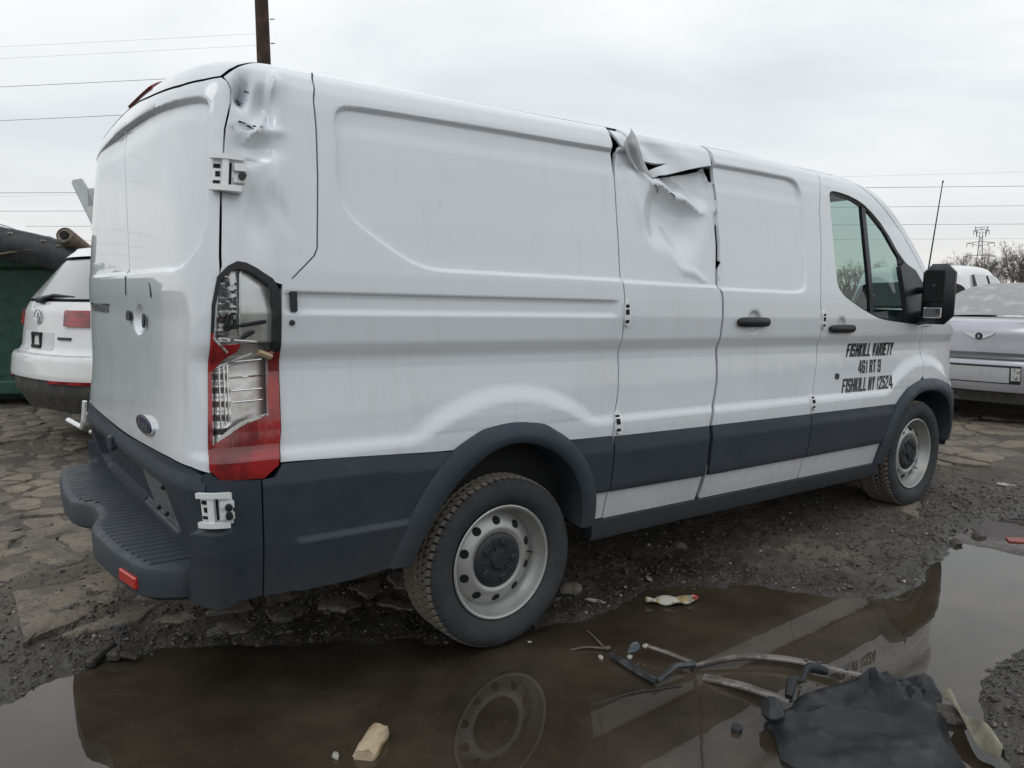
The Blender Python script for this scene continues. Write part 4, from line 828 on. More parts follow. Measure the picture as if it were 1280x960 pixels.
for mi in (False,True):
    inner=[tuple(p) for p in chaikin([(2.345,1.885),(2.40,1.90),(2.53,1.885),(2.68,1.845),(2.84,1.75),(2.99,1.60),(3.0,1.34),(2.90,1.33),(2.717,1.345),(2.60,1.37),(2.486,1.40),(2.39,1.44),(2.345,1.50),(2.335,1.75)],1)]
    outer=chaikin([(2.20,1.98),(2.30,2.02),(2.55,2.01),(2.75,1.965),(2.95,1.87),(3.13,1.70),(3.30,1.52),(3.30,1.22),(2.9,1.22),(2.5,1.28),(2.25,1.36),(2.20,1.6)],1)
    if mi: panel('door_inner_frame',outer,M['seat'],mirror=mi,disp=False,off=-.075,rim=.03,res=.06,holes=[inner])
b=MB(); b.box((2.35-1.65,0,2.015),(.85,1.45,.03),bev=.01); b.build('headliner',M['seat'],VAN)
# windscreen between the pillars
ap=spline(APO[2:],24); R_,_=lift(ap[:,0],ap[:,1],-.006,False)
u=np.linspace(0,1,24); rows=[]
for i,p in enumerate(R_):
    fr=i/(len(R_)-1); y=p[1]*(1-2*u); q=1-(y/p[1])**2; rows.append(np.c_[p[0]+(.16+.12*fr)*q,y,p[2]+(.055*(1-fr)**2+.02)*q])
b=MB(); b.grid(np.array(rows)-C0); b.build('windscreen',M['glass'],VAN,smooth=True,angle=180)
top=np.array(rows)[0]
rf=[(2.485,2.132),(2.56,2.3),(2.62,2.6),(2.65,2.905)]; rfs=spline(rf,24); Q,_=lift(rfs[:,0],rfs[:,1],0,False); Q=np.vstack([Q,(Q*[1,-1,1])[::-1][1:]])
Q2=np.stack([np.interp(np.linspace(0,1,24),np.linspace(0,1,len(Q)),Q[:,k]) for k in range(3)],-1)
b=MB(); b.grid(np.stack([Q2,(Q2+top)/2+[0,0,.008],top],0)[:,::-1]-C0); b.build('roof_header',M['white'],VAN,smooth=True,angle=180)
cw=np.array(rows)[-1]
hs=np.r_[np.linspace(3.56,XB,3)*0+3.56,np.linspace(3.6,XB+LF,24)]; ht=np.interp(hs,[3.56,3.7,4.0,4.4,XB+LF],[1.30,1.235,1.19,1.15,1.10]); Hc,_=lift(hs,ht,0,False)
Hc=np.vstack([Hc,(Hc*[1,-1,1])[::-1][1:]]); k=np.linspace(0,1,len(Hc)); Kc=np.stack([np.interp(k,np.linspace(0,1,24),cw[:,j]) for j in range(3)],-1)
lay=[]
for q in np.linspace(0,1,10):
    p=Hc*(1-q)+Kc*q; p[:,2]=Hc[:,2]*(1-q)+Kc[:,2]*q+.07*math.sin(q*math.pi); lay.append(p)
b=MB(); b.grid(np.array(lay)[:,::-1]-C0); b.build('bonnet',M['white'],VAN,smooth=True,angle=180)
b=MB(); b.box((3.2-1.65,0,1.17),(.55,1.66,.26),bev=.10); b.box((3.0-1.65,0,.95),(.3,1.6,.5),bev=.05); b.build('dashboard',M['seat'],VAN,smooth=True)
w=np.linspace(0,2*math.pi,25); b=MB(); b.tube(np.c_[2.86-1.65+.09*np.sin(w),.42+.185*np.cos(w),1.33+.165*np.sin(w)],.016,6,False); b.tube([(2.86-1.65,.42,1.33),(3.05-1.65,.42,1.22)],.03); b.build('steering_wheel',M['black'],VAN)
for y in (-.45,.45):
    b=MB(); b.box((2.18-1.65,y,.98),(.5,.5,.16),bev=.05); b.box((1.95-1.65,y,1.25),(.14,.5,.5),bev=.06); st=b.build('seat',M['seat'],VAN,smooth=True)
    b=MB(); b.box((1.94-1.65,y,1.58),(.09,.27,.15),bev=.04); b.build('headrest',M['seat'],st,smooth=True)
b=MB(); b.box((2.58-1.65+.25,-.02,1.80),(.05,.24,.075),bev=.02,); b.tube([(2.85-1.65,-.02,1.83),(2.95-1.65,-.02,1.93)],.012); b.build('rear_view_mirror',M['black'],VAN,smooth=True)
b=MB(); b.box((1.80-1.65,0,1.2),(.03,1.7,1.55)); b.build('bulkhead',M['seat'],VAN)
b=MB(); b.tube([(3.58-1.65,-.80,1.26),(3.595-1.65,-.815,1.45),(3.66-1.65,-.85,2.19)],[.010,.006,.0035],6); b.tube([(3.66-1.65,-.85,2.19),(3.665-1.65,-.85,2.20)],.006,6); b.build('antenna',M['black'],VAN)
# --- wheels
def tyre_mesh():
    R,Wd=.345,.236; prof=[]   # y from outer (-) to inner, half section
    sec=[(-.080,.222),(-.095,.232),(-.112,.255),(-.120,.283),(-.117,.309),(-.106,.330),(-.094,.340)]
    tread=np.linspace(-.086,.086,40)
    pr=[(y,r) for y,r in sec]+[(y,R-.004*(abs(y)/.09)**2.5) for y in tread]+[(-y,r) for y,r in sec[::-1]]
    pr=np.array(pr); n=1080; th=np.linspace(0,2*math.pi,n,endpoint=False); Y=np.broadcast_to(pr[:,0],(n,len(pr))).copy(); Rr=np.broadcast_to(pr[:,1],(n,len(pr))).copy(); T=th[:,None]
    ay=np.abs(Y); ph=(T*66/(2*math.pi)+ay*22+.12*np.sin(ay*180))%1
    blk=smoothstep((np.abs(ph-.5)-.34)/.06)                       # slanted cross grooves
    zone=(ay<.104)&(Rr>.325)
    ring=np.zeros_like(ay)
    for c in (.018,.048): ring=np.maximum(ring,1-smoothstep((np.abs(ay-c-.004*np.sin(T*66))-.0028)/.003))
    g=np.maximum(blk*smoothstep((ay-.012)/.01),ring); sip=(1-smoothstep(np.abs(((T*192/(2*math.pi)+ay*30)%1)-.5)/.10))*.25
    Rr=Rr-np.where(zone,.0115*np.clip(g+sip,0,1),0)
    sw=(~zone)&(Rr>.25); Rr=Rr+0
    # moulded rings and ribs on the sidewall
    Y=Y+np.where(sw,np.sign(Y)*.0016*(np.sin(Rr*520)>.55),0)
    P=np.stack([Rr*np.cos(T),Y,Rr*np.sin(T)],-1); return P
TP=tyre_mesh(); n,m=TP.shape[:2]
F=np.array([(i*m+j,((i+1)%n)*m+j,((i+1)%n)*m+j+1,i*m+j+1) for i in range(n) for j in range(m-1)])
def tyre_mat():
    mm=mat('tyre_rubber',(.030,.032,.035),.78,noise=[(16,(.043,.044,.045),.4,.7),(6,(.055,.052,.048),.58,.75)],bump=[(160,.25,.003)]); nt=mm.node_tree; b=nt.nodes['Principled BSDF']
    src=b.inputs['Base Color'].links[0].from_socket; tc=nt.nodes.new('ShaderNodeTexCoord'); sp=nt.nodes.new('ShaderNodeSeparateXYZ'); nt.links.new(tc.outputs['Object'],sp.inputs[0])
    cb=nt.nodes.new('ShaderNodeCombineXYZ'); nt.links.new(sp.outputs[0],cb.inputs[0]); nt.links.new(sp.outputs[2],cb.inputs[2]); ln=nt.nodes.new('ShaderNodeVectorMath'); ln.operation='LENGTH'; nt.links.new(cb.outputs[0],ln.inputs[0])
    nz=nt.nodes.new('ShaderNodeTexNoise'); nz.inputs['Scale'].default_value=14; nz.inputs['Detail'].default_value=5; nt.links.new(tc.outputs['Object'],nz.inputs['Vector'])
    ad=nt.nodes.new('ShaderNodeMath'); ad.operation='MULTIPLY_ADD'; nt.links.new(nz.outputs[0],ad.inputs[0]); ad.inputs[1].default_value=.012; nt.links.new(ln.outputs[1],ad.inputs[2])
    mr=nt.nodes.new('ShaderNodeMapRange'); mr.interpolation_type='SMOOTHSTEP'; mr.inputs[1].default_value=.3375; mr.inputs[2].default_value=.3445; mr.inputs[4].default_value=.92; nt.links.new(ad.outputs[0],mr.inputs[0])
    mx=nt.nodes.new('ShaderNodeMixRGB'); nt.links.new(mr.outputs[0],mx.inputs[0]); nt.links.new(src,mx.inputs[1]); mx.inputs[2].default_value=(.235,.202,.166,1); nt.links.new(mx.outputs[0],b.inputs['Base Color']); return mm
M['tyre']=tyre_mat()
TY=fast_mesh('tyre',TP.reshape(-1,3),F,M['tyre'],None,True); tyre_me=TY.data; bpy.data.objects.remove(TY)
def rim_mesh():
    b=MB(); n=120; pr=[(.226,-.094),(.229,-.100),(.224,-.103),(.216,-.100),(.212,-.088),(.205,-.062),(.196,-.050),(.190,-.030)]
    b.lathe(pr,n)
    # uncut disc; dark oval plates laid on it stand for the ten vents
    rs=np.linspace(.190,.085,16); hh=np.interp(rs,[.085,.115,.128,.15,.172,.190],[-.055,-.060,-.066,-.058,-.044,-.030]); th=np.linspace(0,2*math.pi,n,endpoint=False)
    base=len(b.v)
    for r,h in zip(rs,hh):
        for a in th: b.v.append((r*math.cos(a),h,r*math.sin(a)))
    for i in range(len(rs)-1):
        for k in range(n):
            rm=(rs[i]+rs[i+1])/2; am=(th[k]+math.pi/n)*10/(2*math.pi); ang=((am%1)-.5)*2*math.pi/10*rm
            k2=(k+1)%n; b.f.append((base+i*n+k,base+i*n+k2,base+(i+1)*n+k2,base+(i+1)*n+k))
    b.lathe([(.190,-.030),(.188,.02),(.20,.09)],n); return b
RB=rim_mesh(); RO=RB.build('rim',M['steel'],None,smooth=True,angle=50); rim_me=RO.data; bpy.data.objects.remove(RO)
b=MB(); b.lathe([(.001,-.082),(.030,-.082),(.034,-.078),(.036,-.070),(.040,-.068),(.062,-.072),(.088,-.072),(.104,-.068),(.112,-.060),(.113,-.05)],60)
for k in range(5):
    a=2*math.pi*k/5+.3; c,s_=math.cos(a),math.sin(a); R=np.array([[c,0,-s_],[0,1,0],[s_,0,c]])
    b.box((.075*c,-.074,.075*s_),(.030,.012,.030),rot=R,bev=.005)
    a+=.63; c,s_=math.cos(a),math.sin(a); R=np.array([[c,0,-s_],[0,1,0],[s_,0,c]]); b.box((.070*c,-.072,.070*s_),(.055,.006,.008),rot=R,bev=.002)
HB=b.build('hub_cap',M['hub'],None,smooth=True,angle=40); hub_me=HB.data; bpy.data.objects.remove(HB)
b=MB(); w=np.linspace(0,2*math.pi,20,endpoint=False); V=[]
for f,dz in ((1.10,.002),(1.02,-.0010),(.97,-.0016),(0.9,-.0012)):
    for a in w: r_=.1585+.0145*f*math.sin(a); V.append((r_,np.interp(r_,[.085,.115,.128,.15,.172,.190],[-.055,-.060,-.066,-.058,-.044,-.030])-.002+dz,.0165*f*math.cos(a)))
b.add(V,[(r*20+k,r*20+(k+1)%20,(r+1)*20+(k+1)%20,(r+1)*20+k)[::-1] for r in range(3) for k in range(20)]+[tuple(60+k for k in range(20))[::-1]]); HB=b.build('vent_shade_plate',M['dark'],None,smooth=True); vent_me=HB.data; bpy.data.objects.remove(HB)  # flat dark oval, the shade of a vent put into its colour
b=MB(); b.lathe([(.001,.0),(.15,.0),(.15,.03),(.19,.03)],40); HB=b.build('brake_disc',M['dark'],None); brk_me=HB.data; bpy.data.objects.remove(HB)
b=MB(); b.tube([(.150,-.045,.05),(.158,-.075,.053)],.004,6); HB=b.build('tyre_valve',M['black'],None); val_me=HB.data; bpy.data.objects.remove(HB)
for (x,z,sg,rot) in ((-.0066,.3135,1,.3),(3.292,.415,1,1.1),(-.0066,.3135,-1,.7),(3.292,.415,-1,.2)):
    w_=bpy.data.objects.new('wheel',rim_me); COL.objects.link(w_); w_.parent=VAN; w_.location=(x-1.65,-.865*sg,z); w_.rotation_euler=(0,rot,0 if sg>0 else 0)
    if sg<0: w_.rotation_euler=(0,rot,math.pi)
    for k_ in range(10 if sg>0 else 0):
        c=bpy.data.objects.new('vent_shade_plate',vent_me); COL.objects.link(c); c.parent=w_; c.rotation_euler=(0,2*math.pi*k_/10,0)
    for nm,me in (('tyre',tyre_me),('hub_cap',hub_me),('brake_disc',brk_me),('tyre_valve',val_me)):
        c=bpy.data.objects.new(nm,me); COL.objects.link(c); c.parent=w_
# --- lettering
def text_geo(txt,shear=0.,bold=0.,space=1.):
    cu=bpy.data.curves.new('t','FONT'); cu.body=txt; cu.size=1; cu.shear=shear; cu.offset=bold; cu.space_character=space; cu.resolution_u=4; o=bpy.data.objects.new('t',cu); COL.objects.link(o)
    dg=bpy.context.evaluated_depsgraph_get(); me=bpy.data.meshes.new_from_object(o.evaluated_get(dg)); V=np.array([v.co[:2] for v in me.vertices]); F=[tuple(p.vertices) for p in me.polygons]
    bpy.data.objects.remove(o); bpy.data.meshes.remove(me); lo,hi=V.min(0),V.max(0); return (V-lo)/(hi-lo),F
GLY={ # heavy condensed capitals, strokes as quads in a 1 x 1 box
'F':[(0,0,.36,1),(0,.83,1,1),(0,.43,.85,.59)],'I':[(.25,0,.75,1)],'L':[(0,0,.36,1),(0,0,1,.17)],'E':[(0,0,.36,1),(0,.83,1,1),(0,.42,.85,.58),(0,0,1,.17)],
'H':[(0,0,.35,1),(.65,0,1,1),(0,.42,1,.59)],'T':[(.32,0,.68,1),(0,.83,1,1)],'K':[(0,0,.35,1),[(.30,.45),(.62,1),(1,1),(.58,.38)],[(.30,.50),(.60,.62),(1,0),(.62,0)]],
'N':[(0,0,.33,1),(.67,0,1,1),[(.0,1),(.36,1),(1,0),(.64,0)]],'V':[[(0,1),(.36,1),(.62,0),(.33,0)],[(.64,1),(1,1),(.67,0),(.38,0)]],'Y':[[(0,1),(.36,1),(.68,.42),(.32,.42)],[(.64,1),(1,1),(.68,.42),(.32,.42)],(.32,0,.68,.46)],
'A':[[(0,0),(.34,0),(.64,1),(.34,1)],[(.66,0),(1,0),(.66,1),(.36,1)],(.22,.22,.78,.37)],'R':[(0,0,.35,1),(0,.83,.86,1),(0,.42,.86,.58),[(.66,.52),(1,.60),(1,.85),(.80,1),(.62,.95)],[(.48,.50),(.84,.50),(1,0),(.64,0)]],
'S':[(.08,.84,.95,1),(0,.58,.35,.93),(.06,.43,.94,.60),(.65,.08,1,.46),(.05,0,.92,.16),(0,.10,.34,.30),(.66,.70,1,.90)],
'2':[(.06,.84,.94,1),(.65,.52,1,.92),(0,.68,.34,.90),[(0,.17),(.40,.17),(1,.56),(.66,.60)],(0,0,1,.17)],'5':[(.05,.84,.96,1),(.05,.48,.38,1),(.05,.48,.94,.63),(.65,.08,1,.56),(.06,0,.94,.16),(0,.10,.34,.30)],
'1':[(.38,0,.76,1),[(.12,.72),(.38,.76),(.5,1),(.4,1)]],'4':[(.55,0,.88,1),(0,.20,1,.36),[(0,.36),(.30,.36),(.72,1),(.50,1)]],'6':[(0,.08,.35,.92),(.08,.84,.94,1),(.06,0,.94,.16),(.65,.08,1,.52),(.2,.44,.92,.60),(.66,.70,1,.90)],
'9':[(.65,.08,1,.92),(.06,.84,.94,1),(.06,0,.92,.16),(0,.48,.35,.92),(.08,.40,.8,.56),(0,.10,.34,.30)]}
def block_text(txt,gap=.16):
    V=[];F=[];x=0.
    for i,ch in enumerate(txt):
        if ch==' ': x+=.50; continue
        w={'I':.40,'1':.72,'N':1.05,'H':1.05}.get(ch,1.); 
        for q in GLY[ch]:
            if isinstance(q,tuple): a0,b0,a1,b1=q; q=[(a0,b0),(a1,b0),(a1,b1),(a0,b1)]
            if ch=='I': q=[((a-.25)*2,b) for a,b in q]
            ar=sum(q[k][0]*q[(k+1)%len(q)][1]-q[(k+1)%len(q)][0]*q[k][1] for k in range(len(q))); q=q if ar>0 else q[::-1]
            n=len(V); V+=[(x+a*w,b) for a,b in q]; F.append(tuple(range(n,n+len(q))))
        x+=w+gap
    V=np.array(V); V[:,0]/=(x-gap); return V,F
def side_text(name,txt,quad,off=.002,shear=0.,bold=.03,m='ink',space=.95,block=False):
    V,F=block_text(txt) if block else text_geo(txt,0,bold,space); a,b_,c,d=[np.array(q) for q in quad]      # bl, br, tl, tr
    u,v=V[:,:1],V[:,1:]; q=(a*(1-u)+b_*u)*(1-v)+(c*(1-u)+d*u)*v; P,n=lift(q[:,0],q[:,1],off,True)
    if block:
        z=np.zeros(len(P))
        for k,f in enumerate(F): z[list(f)]=(k%7)*.00008
        P=P+n*z[:,None]
    return mk(name,P,F,n,M[m],VAN)
side_text('door_lettering','FISHKILL VARIETY',[(2.392,1.063),(2.915,1.063),(2.413,1.142),(2.940,1.142)],block=True)
side_text('door_lettering','461 RT 9',[(2.520,.966),(2.775,.966),(2.532,1.042),(2.785,1.042)],block=True)
side_text('door_lettering','FISHKILL NY 12524',[(2.338,.862),(2.895,.862),(2.360,.942),(2.915,.942)],block=True)
side_text('badge_lettering','TRANSIT',[(-2.59,1.255),(-2.11,1.255),(-2.59,1.293),(-2.11,1.293)],off=.004,bold=.02,m='ink')
ov=lambda a,b_:[(-1.66+a*math.cos(w),.884+b_*math.sin(w)) for w in np.linspace(0,2*math.pi,40,endpoint=False)]
bo=panel('oval_badge',ov(.122,.033),M['chrome'],disp=False,off=.008,rim=.012,res=.012)
panel('badge_field',ov(.108,.026),M['badge'],bo,disp=False,off=.0105,rim=.004,res=.012)
V,F=text_geo('Ford',.35,.0,1.); u=-1.735+V[:,0]*.15; v=.870+V[:,1]*.03; P,n=lift(u,v,.0125,False); mk('badge_script',P,F,n,M['chrome'],bo)
# ================================================================ things lying about
def wl(p,z=0.): return (p[0],p[1],z)
def gz1(x,y): return max(0.,float(gh(np.array([x]),np.array([y]))[0]))
M['rock']=mat('lump_of_asphalt',(.07,.066,.06),.85,noise=[(18,(.12,.11,.10),.45,.62),(50,(.03,.03,.03),.55,.66)],bump=[(60,.6,.008)])
M['tanrock']=mat('pale_stone',(.20,.17,.14),.85,noise=[(18,(.13,.11,.09),.45,.62)],bump=[(60,.5,.008)])
def rock(x,y,s,label,m='rock',seed=0,flat=.55):
    r=np.random.default_rng(seed); U,Vv=14,8; P=np.zeros((U,Vv,3))
    for a in range(U):
        for c in range(Vv):
            th=2*math.pi*a/U; ph=math.pi*c/(Vv-1); P[a,c]=(math.sin(ph)*math.cos(th),math.sin(ph)*math.sin(th),math.cos(ph))
    q=P.reshape(-1,3); k=1+.38*vnoise(q[:,0]*1.0+q[:,2]*.7+seed*3.1,q[:,1]+q[:,2]*.6,1.7,seed)+.22*vnoise(q[:,0]+q[:,2],q[:,1]-q[:,2],4.2,seed+9); P=(q*k[:,None]*[1,.8,flat]*s)
    b=MB(); b.grid(P.reshape(U,Vv,3)[:,::-1],True); o=b.build('rock',M[m],None,smooth=True,angle=28); o.location=(x,y,gz1(x,y)+s*flat*.30); o.rotation_euler=(0,0,r.uniform(0,6)); tag(o,label,'rock',None); return o
rock(.565,-.735,.055,'pale tan stone on the mud just ahead of the rear wheel','tanrock',1)
rock(1.45,-.62,.045,'flat pale stone on the mud below the side doors','tanrock',2,.35)
rock(2.826,-1.454,.045,'small black lump at the far end of the puddle, left of its neighbour','rock',3)
rock(3.08,-1.47,.04,'dark splintered lump at the far edge of the puddle by the red shard','rock',4)
rock(.885,-2.265,.052,'dark wet lump beside the black plastic liner','rock',5)
rock(-.62,-.25,.045,'dark lump of asphalt on the gravel bank under the rear bumper','rock',6)
rock(1.95,-1.35,.032,'small grey stone on the wet mud short of the front wheel','rock',8,.5)
M['rust0']=mat('dull_brown_twig',(.10,.085,.07),.8,noise=[(20,(.2,.17,.14),.5,.7)])
# torn number-plate frame in the water
M['frame']=mat('grey_black_trim',(.03,.033,.036),.35,noise=[(18,(.075,.08,.085),.45,.62)])
M['bluegrey']=mat('blue_grey_plastic',(.13,.17,.19),.4,noise=[(20,(.08,.1,.11),.45,.7)])
M['trim']=mat('dull_chrome_trim',(.23,.21,.20),.30,metal=.35,noise=[(14,(.13,.11,.10),.45,.62),(45,(.42,.39,.36),.6,.75)])
fr=empty('plate_frame',(.35,-1.43,.006)); tag(fr,'broken grey number-plate frame lying in the puddle left of the curved trim strip','plate frame')
b=MB(); P=[(.27,-1.308,.012),(.262,-1.43,.010),(.255,-1.547,.012)]; b.tube([(x-.35,y+1.43,z) for x,y,z in P],[.012,.016,.014],6); b.build('lower_bar',M['frame'],fr,smooth=True)
b=MB(); b.tube([(.262-.35,-1.545+1.43,.012),(.38-.35,-1.53+1.43,.028),(.46-.35,-1.55+1.43,.02)],[.010,.010,.012],6); b.build('end_bar',M['frame'],fr,smooth=True)
b=MB(); b.tube([(.405-.35,-1.345+1.43,.03),(.432-.35,-1.44+1.43,.028),(.46-.35,-1.55+1.43,.02)],[.007,.009,.009],6); b.build('upper_bar',M['trim'],fr,smooth=True)
b=MB(); 
th=np.linspace(0,math.pi,9); P=np.array([[(.355+.035*math.cos(a)*f-.35,-1.335-.02*f+1.43+.03*(f-.5),.02+.035*math.sin(a)) for f in(0,1)] for a in th]); b.grid(P); b.grid(P[::-1]); b.build('mounting_cup',M['bluegrey'],fr,smooth=True)
b=MB(); b.box((.405-.35,-1.355+1.43,.030),(.024,.02,.014),bev=.004); b.build('clip',M['grit'],fr)
def ribbon(name,pts,w,m,label,cat,thick=.006,twist=.3,parts=()):
    p=spline(pts,48); o=empty(name,tuple(p[0])); tag(o,label,cat); q=p-p[0]
    T=np.gradient(q,axis=0); T/=np.linalg.norm(T,axis=1,keepdims=True); side=np.cross(T,[0,0,1.]); side/=np.linalg.norm(side,axis=1,keepdims=True); up=np.cross(side,T)
    ww=np.interp(np.linspace(0,1,48),np.linspace(0,1,len(w)),w); tw=np.linspace(-twist,twist,48)
    a=side*np.cos(tw)[:,None]+up*np.sin(tw)[:,None]; bq=-side*np.sin(tw)[:,None]+up*np.cos(tw)[:,None]
    ring=[]
    for (f,h) in ((-1,-1),(-1,.2),(-.75,1),(-.1,1.),(0,.3),(.1,1.),(.75,1),(1,.2),(1,-1)): ring.append(q+a*(ww*f)[:,None]+bq*(thick*h))
    b=MB(); b.grid(np.stack(ring,1)[:,::-1]); b.grid(np.stack([ring[0],ring[-1]],1)); b.build('strip',m,o,smooth=True,angle=40)
    return o,q,a,bq,ww
o,q,a,bq,ww=ribbon('trim_strip',[(.46,-1.545,.012),(.545,-1.575,.022),(.66,-1.635,.03),(.764,-1.735,.03),(.825,-1.86,.03),(.858,-1.985,.04)],[.007,.008,.012,.019,.020,.017],M['trim'],'long curved dull chrome trim strip arching over the puddle into the black liner','trim')
b=MB()
for k in (33,36,43): b.box(q[k]+bq[k]*.012+a[k]*.006,(.016,.012,.010),bev=.003)
b.build('clip',M['frame'],o)
b=MB(); b.tube(q[2:38:3]-np.array([0.012,0,.006]),.006,5); b.build('seal',M['ink'],o,smooth=True)
ribbon('trim_strip',[(.431,-1.619,.010),(.45,-1.68,.018),(.478,-1.76,.022),(.495,-1.85,.026),(.505,-1.925,.03)],[.016,.014,.020,.018,.016],M['trim'],'short straight trim strip sticking out below the curved strip, pointing at the liner','trim')
# crumpled wheel-arch liner
M['liner']=mat('black_felt_liner',(.013,.015,.017),.5,spec=.45,rnoise=(9,.32,.75),noise=[(7,(.022,.025,.028),.42,.65),(40,(.05,.05,.046),.66,.80)],bump=[(120,.5,.004)])
out=chaikin([(.40,-1.93),(.45,-1.90),(.50,-1.93),(.57,-1.90),(.66,-1.90),(.78,-1.93),(.90,-1.985),(1.06,-2.10),(1.09,-2.13),(.98,-2.20),(.86,-2.265),(.72,-2.35),(.61,-2.45),(.40,-2.40),(.25,-2.20),(.20,-2.10),(.275,-2.03),(.33,-1.98),(.335,-1.93)],1)
LI=empty('wheel_liner',(.6,-2.1,.0)); tag(LI,'crumpled black ribbed wheel-arch liner lying half in the puddle','car part')
lo,hi=out.min(0),out.max(0); g=np.stack(np.meshgrid(np.arange(lo[0],hi[0],.019),np.arange(lo[1],hi[1],.019),indexing='ij'),-1).reshape(-1,2); g=g+rng.uniform(-.007,.007,g.shape); rs=resample(out,.014); g=g[inpoly(g,out)]; g=g[pdist(g,rs)>.008]
pts=np.vstack([rs,g]); vo,_,fo,_,_,_=delaunay_2d_cdt([Vector(p) for p in pts],[(i,(i+1)%len(rs)) for i in range(len(rs))],[],1,1e-6); V=np.array([tuple(v) for v in vo]); x,y=V[:,0],V[:,1]
e=-sdf(V,out); h=.012+.034*smoothstep(e/.05)
h+=.034*np.exp(-((x-.83-.45*(y+2.07))/.05)**2)*smoothstep(e/.06)
rib=(x-.96)*.77-(y+2.03)*.63; al=-(x-.96)*.63-(y+2.03)*.77; h=h*.72+.020*(smoothstep((np.abs(((rib+.20)*19)%1-.5)-.15)/.15))*smoothstep((.21-al)/.03)*smoothstep((al-.045)/.03)*(np.abs(rib-.0)<.135)
h+=.035*np.exp(-(((x-.50)*.6+(y+2.04)*.8)/.03)**2)*smoothstep((.72-x)/.1)*smoothstep(e/.05)-.040*np.exp(-((x-.66)**2+(y+2.02)**2)/.006)
h+=.030*vnoise(x,y,5,61)*smoothstep(e/.05)-.050*(np.abs(vnoise(x+.3*y,y,7,64)))*smoothstep(e/.10)+.026*(.25-np.abs(vnoise(x,y-.4*x,11,65)))*smoothstep(e/.08)+.010*vnoise(x,y,19,62)*smoothstep(e/.03)+.008*vnoise(x,y,34,63)+.03*smoothstep((x-.98)/.1)*smoothstep(e/.02)
h+=.03*smoothstep((-2.15-y)/.2)*smoothstep(e/.1)
V3=np.c_[x-.6,y+2.1,h]; F=np.array(fo); n0=len(V3); m=len(rs); sk=np.c_[rs[:,0]-.6,rs[:,1]+2.1,np.full(m,-.02)]
faces=[tuple(f) for f in F]; b=MB(); b.add(V3,faces if V3[F[0]][1][0] is not None else faces)
a_=(rs[:,0]*np.roll(rs[:,1],-1)-rs[:,1]*np.roll(rs[:,0],-1)).sum(); b.add(np.vstack([V3[:m],sk]),[((i,m+i,m+(i+1)%m,(i+1)%m) if a_>0 else (i,(i+1)%m,m+(i+1)%m,m+i)) for i in range(m)])
b.build('liner_sheet',M['liner'],LI,smooth=True,angle=27)
b=MB(); b.box((.37-.6,-1.945+2.1,.055),(.12,.07,.055),rot=np.array([[.8,-.6,0],[.6,.8,0],[0,0,1]]),bev=.026); b.build('end_block',M['liner'],LI,smooth=True)
q_=spline([(.50-.6,-1.92+2.1,.045),(.56-.6,-1.895+2.1,.075),(.61-.6,-1.90+2.1,.062),(.67-.6,-1.885+2.1,.085),(.74-.6,-1.91+2.1,.06)],24); b=MB(); b.tube(q_,.013+.005*np.sin(np.linspace(0,9,24)),9); b.build('rolled_edge',M['liner'],LI,smooth=True)
# pale sheet of underlay behind the liner
M['cloth']=mat('dirty_underlay',(.26,.235,.18),.9,noise=[(9,(.15,.135,.105),.42,.62),(40,(.33,.31,.25),.6,.75)],bump=[(80,.4,.006)])
U=np.linspace(0,1,24);W_=np.linspace(0,1,14); P=np.zeros((24,14,3))
for a,u_ in enumerate(U):
    for c,v_ in enumerate(W_):
        c0=np.array([.90,-2.235])*(1-u_)+np.array([.62,-2.52])*u_; c1=np.array([.90,-2.30])*(1-u_)+np.array([.72,-2.50])*u_; p=c0*(1-v_)+c1*v_; P[a,c]=(p[0],p[1],.055+.02*math.sin(v_*5+u_*7)+.03*math.sin(math.pi*v_)-.02*v_+.015*u_)
b=MB(); b.grid(P); b.grid(P[::-1]-[0,0,.004]); o=b.build('underlay_sheet',M['cloth'],None,smooth=True,angle=180); tag(o,'pale dirty sheet of underlay tucked along the edge of the black liner','fabric')
# flattened carton by the puddle's edge
M['carton']=mat('wet_printed_card',(.42,.42,.36),.7,noise=[(26,(.30,.22,.10),.52,.56),(19,(.15,.17,.14),.58,.66)])
M['redcard']=mat('red_card',(.35,.03,.035),.6)
ct=empty('crushed_carton',(.875,-1.07,.004)); tag(ct,'crushed pale carton with a red end floating at the edge of the puddle','litter')
d=np.array([.19,-.115]);d/=np.linalg.norm(d);nn_=np.array([-d[1],d[0]])
P=np.array([[(d*(u_-.5)*.24+nn_*(v_-.5)*.085*math.sin(math.pi*min(max(u_*.9+.05,0),1))).tolist()+[.012+.012*math.sin(v_*math.pi)+.006*math.sin(u_*14+v_*3)] for v_ in np.linspace(0,1,7)] for u_ in np.linspace(0,1,20)])
b=MB(); b.grid(P[:,::-1]); b.grid(P-[0,0,.004]); b.build('card_sheet',M['carton'],ct,smooth=True,angle=60)
b=MB(); b.box((d[0]*.105,d[1]*.105,.022),(.030,.034,.012),bev=.004); b.build('card_flap',M['redcard'],ct)
